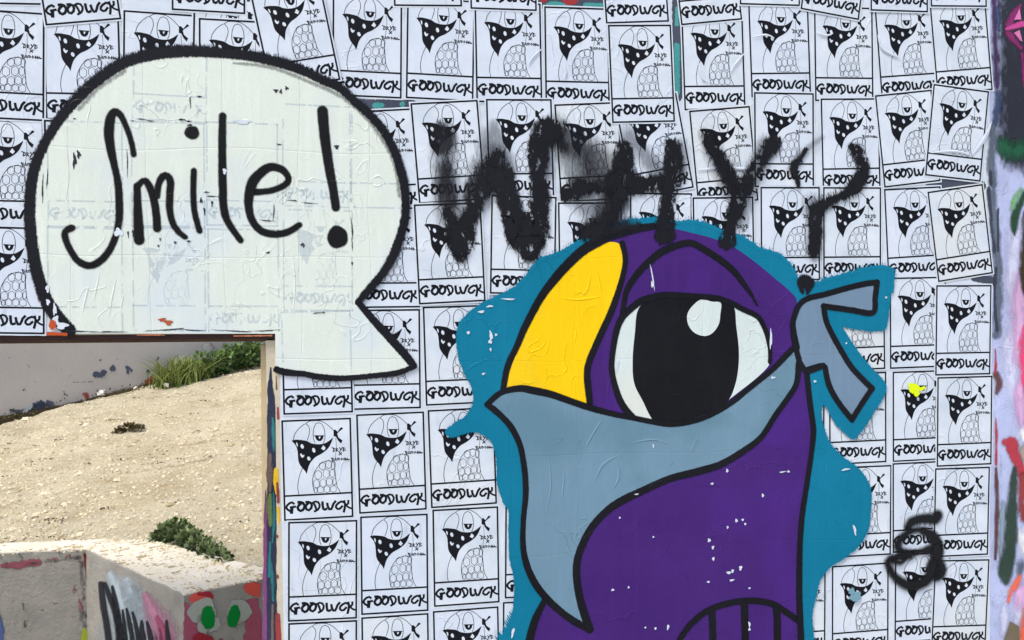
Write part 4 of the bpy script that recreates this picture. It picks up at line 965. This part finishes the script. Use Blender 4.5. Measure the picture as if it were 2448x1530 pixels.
# plants
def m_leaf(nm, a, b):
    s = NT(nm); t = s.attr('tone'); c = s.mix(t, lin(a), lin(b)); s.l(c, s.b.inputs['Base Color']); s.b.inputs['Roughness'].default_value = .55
    s.b.inputs['Specular IOR Level'].default_value = .3
    return s.m
MG = m_leaf('grass_green', (62,92,36), (160,170,96)); ML = m_leaf('leaf_green', (40,66,32), (110,138,76)); MD = m_leaf('leaf_dark', (44,66,36), (136,152,104)); MDRY = m_leaf('dry_stalk', (74,60,34), (132,112,66))
def grass(label, spots, hlo, hhi, mat, wid, lean=.5, name='grass_clump', cat='grass clump'):
    v, f, t = [], [], []
    for (x, y, n, sc) in spots:
        b0 = sp(x, y)
        for _ in range(n):
            p = b0+Vector((random.gauss(0,.10)*sc, random.gauss(0,.06)*sc, 0)); h = random.uniform(hlo, hhi)*sc
            az = random.uniform(0, 2*pi); l = random.uniform(.05, lean)*h*1.4; wd = wid*random.uniform(.6,1.2); tn = random.random()
            px, py = -sin(az)*wd, cos(az)*wd; pa = random.uniform(0, pi); px, py = cos(pa)*wd, sin(pa)*wd
            b = len(v)
            for k, (u_, ww) in enumerate(((0,1),(.4,1),(.75,.7),(1,.05))):
                c_ = Vector((p.x+cos(az)*l*u_*u_, p.y+sin(az)*l*u_*u_, p.z-.02+h*u_*(1-.25*u_*lean)))
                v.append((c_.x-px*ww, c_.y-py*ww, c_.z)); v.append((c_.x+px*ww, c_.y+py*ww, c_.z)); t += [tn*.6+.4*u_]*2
            for k in range(3): f.append((b+2*k, b+2*k+1, b+2*k+3, b+2*k+2))
    return tag(mesh_obj(name, v, f, mat, attrs={'tone': t}), label, cat)
def bush(label, spots, mat, leaf, name='leafy_weed', cat='weed', base=None, droop=0):
    v, f, t = [], [], []
    for (x, y, n, rx, rz, lift) in spots:
        b0 = sp(x, y)+Vector((0,0,lift))
        for _ in range(n):
            while True:
                q = Vector((random.uniform(-1,1), random.uniform(-1,1), random.uniform(-1,1)))
                if .35 < q.length < 1: break
            p = b0+Vector((q.x*rx, q.y*rx*.8, q.z*rz)); L = leaf*random.uniform(.6,1.3)
            d = (q.normalized()+Vector((random.uniform(-.7,.7),random.uniform(-.7,.7),random.uniform(-.3,.9)))).normalized()
            sd_ = d.cross(Vector((random.uniform(-1,1),random.uniform(-1,1),random.uniform(-1,1)))).normalized()*L*.42
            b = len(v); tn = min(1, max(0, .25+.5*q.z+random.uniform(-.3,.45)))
            v += [tuple(p), tuple(p+d*L*.5+sd_), tuple(p+d*L), tuple(p+d*L*.5-sd_)]; t += [tn]*4
            f += [(b,b+1,b+2),(b,b+2,b+3)]
    return tag(mesh_obj(name, v, f, mat, attrs={'tone': t}), label, cat)
def base(x): return 1010-.2338*x
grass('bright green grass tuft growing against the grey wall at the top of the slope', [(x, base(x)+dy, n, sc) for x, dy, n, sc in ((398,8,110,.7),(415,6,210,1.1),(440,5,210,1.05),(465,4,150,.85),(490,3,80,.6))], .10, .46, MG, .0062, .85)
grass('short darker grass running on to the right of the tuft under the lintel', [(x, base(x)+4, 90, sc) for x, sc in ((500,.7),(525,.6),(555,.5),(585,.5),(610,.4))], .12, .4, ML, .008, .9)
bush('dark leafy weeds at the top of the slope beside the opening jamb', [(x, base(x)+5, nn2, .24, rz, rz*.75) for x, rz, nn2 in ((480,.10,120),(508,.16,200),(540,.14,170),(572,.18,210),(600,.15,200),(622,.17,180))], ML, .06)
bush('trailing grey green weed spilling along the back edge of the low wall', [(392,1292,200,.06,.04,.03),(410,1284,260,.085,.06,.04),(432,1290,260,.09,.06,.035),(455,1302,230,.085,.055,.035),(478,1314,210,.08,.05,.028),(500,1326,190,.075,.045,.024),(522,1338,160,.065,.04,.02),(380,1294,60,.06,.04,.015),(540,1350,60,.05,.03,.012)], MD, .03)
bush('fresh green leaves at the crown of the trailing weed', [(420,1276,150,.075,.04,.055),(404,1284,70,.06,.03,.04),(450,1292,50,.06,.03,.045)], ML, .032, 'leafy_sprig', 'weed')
bush('small dark dry tussock in the middle of the gravel slope', [(308,1032,150,.10,.035,.03),(290,1036,50,.06,.02,.015),(328,1030,50,.06,.03,.02)], m_leaf('dead_weed', (58,50,30), (104,92,58)), .035, 'dry_tussock', 'dry weed')
grass('sparse dry weed patch on the slope below the grass', [(555,920,40,.6),(520,925,30,.4),(585,915,30,.5)], .03, .09, MDRY, .005, 1.6, 'dry_tussock', 'dry weed')
random.seed(21)
tw = [(240+random.uniform(-230,360), random.uniform(955,1260)) for _ in range(26)]
grass('scattered dry twigs and dead stems lying on the gravel slope', [(x, y, 6, .22) for x, y in tw], .05, .2, MDRY, .006, 3.2, 'dry_twigs', 'twigs')['kind'] = 'stuff'
bush('low dry weeds along the foot of the grey wall', [(x, 1006-x*.235, 26, .12, .05, .02) for x in range(-40, 380, 26)], m_leaf('dull_weed', (62,58,34), (112,108,70)), .03, 'foot_weeds', 'weeds')['kind'] = 'stuff'
bush('thin leafy sprig leaning against the right end of the slope, by the jamb', [(617,848,30,.06,.12,.1)], MDRY, .05, 'dry_sprig', 'dry weed')
m_lit = m_plain('white_litter', (226,226,222), .6, .05)
for x, y, sx, sz, lb in ((242,950,.045,.05,'white crumpled litter at the foot of the grey wall'),(396,930,.035,.035,'white litter piece below the grass tuft'),(325,932,.04,.02,'thin white litter sliver on the slope near the wall')):
    p = sp(x, y); vs = [(p.x+random.uniform(-sx,sx), p.y+random.uniform(-sx,sx)*.6, p.z+.01+random.random()*sz*1.6) for _ in range(9)]
    me = bpy.data.meshes.new('litter'); bm = bmesh.new()
    for q in vs: bm.verts.new(q)
    bmesh.ops.convex_hull(bm, input=bm.verts); bm.to_mesh(me); bm.free(); me.materials.append(m_lit)
    o = bpy.data.objects.new('litter', me); COL.objects.link(o); tag(o, lb, 'litter')

# ------------------------------------------------------------------ folds and blisters standing up in the pasted paper
def fold(pts, wd, mat, Y, hgt_=.0022, parent=None):
    q = catmull(pts, 6); v, f = [], []; n = len(q)
    for i, p in enumerate(q):
        c_ = W(p[0], p[1]); a = q[max(i-1,0)]; b = q[min(i+1,n-1)]; L = hypot(b[0]-a[0], b[1]-a[1]) or 1
        nx, nz = (b[1]-a[1])/L, (b[0]-a[0])/L; w_ = wd*PXM*.5*sin(pi*(i+.6)/(n+.2)); e = sin(pi*(i+.3)/(n-.4))
        for o, h in ((-1,0),(-.15,1),(1,0)): v.append((c_.x+nx*w_*o, Y-.0001-h*hgt_*e, c_.y+nz*w_*o))
    for i in range(n-1):
        for j in range(2): a = i*3+j; f.append((a, a+1, a+4, a+3))
    return mesh_obj('paper_fold', v, f, mat, parent, {'cover': [1.]*len(v)})
for pts, wd in (([(2368,292),(2352,330),(2322,372)],12),([(2322,372),(2280,362),(2222,366)],7),([(1662,408),(1720,402),(1796,404)],9),([(2096,84),(2110,118),(2152,140)],8),([(1950,78),(1975,86),(1990,80)],6),([(1294,118),(1272,140),(1262,158)],6),([(1778,128),(1752,160),(1744,176)],6),([(1345,150),(1352,176),(1346,190)],6),([(1795,90),(1830,84),(1850,92)],5),([(1668,150),(1680,190),(1700,196)],5)):
    fold(pts, wd, PAPER, PY+.0020, .002, wall)
for pts, wd, mt, Y in (([(1338,712),(1380,716),(1440,708)],8,m_yel,BY0-.0006),([(1418,634),(1430,668),(1437,706)],7,m_yel,BY0-.0006),([(1410,652),(1404,690),(1384,712)],6,m_yel,BY0-.0006),([(1352,745),(1375,790),(1370,830)],5,m_yel,BY0-.0006),([(1240,905),(1262,916),(1278,908)],6,m_yel,BY0-.0006),([(1300,870),(1308,905)],5,m_yel,BY0-.0006),
    ([(1420,1150),(1440,1110),(1480,1085)],9,m_gry,BY0-.0012),([(1462,1170),(1478,1140),(1474,1100)],8,m_gry,BY0-.0012),([(1395,1075),(1420,1030),(1440,1000)],7,m_gry,BY0-.0012),([(1310,1080),(1316,1160),(1304,1230)],6,m_gry,BY0-.0012),([(1350,1120),(1342,1200)],5,m_gry,BY0-.0012),([(1500,1060),(1560,1050),(1600,1064)],5,m_gry,BY0-.0012),
    ([(1462,890),(1452,940),(1470,975)],5,m_pur,BY0-.0003),([(1440,900),(1446,950)],4,m_pur,BY0-.0003),([(1560,930),(1600,944),(1640,938)],4,m_pup,BY0-.0009),([(1525,780),(1520,860)],4,m_pup,BY0-.0009)):
    fold(pts, wd, mt, Y, .002, bird)
for pts, wd in (([(570,292),(590,289),(606,293)],8),([(890,428),(905,420),(918,430)],8),([(888,440),(902,446),(916,438)],6),([(215,680),(205,720),(198,750)],5),([(240,650),(232,690),(226,720)],5),([(280,660),(268,720),(262,760)],5),([(298,700),(290,740)],4),([(700,600),(706,680),(700,760)],4),([(160,340),(166,420),(160,480)],4)):
    fold(pts, wd, m_bub, PY, .0018, bub)
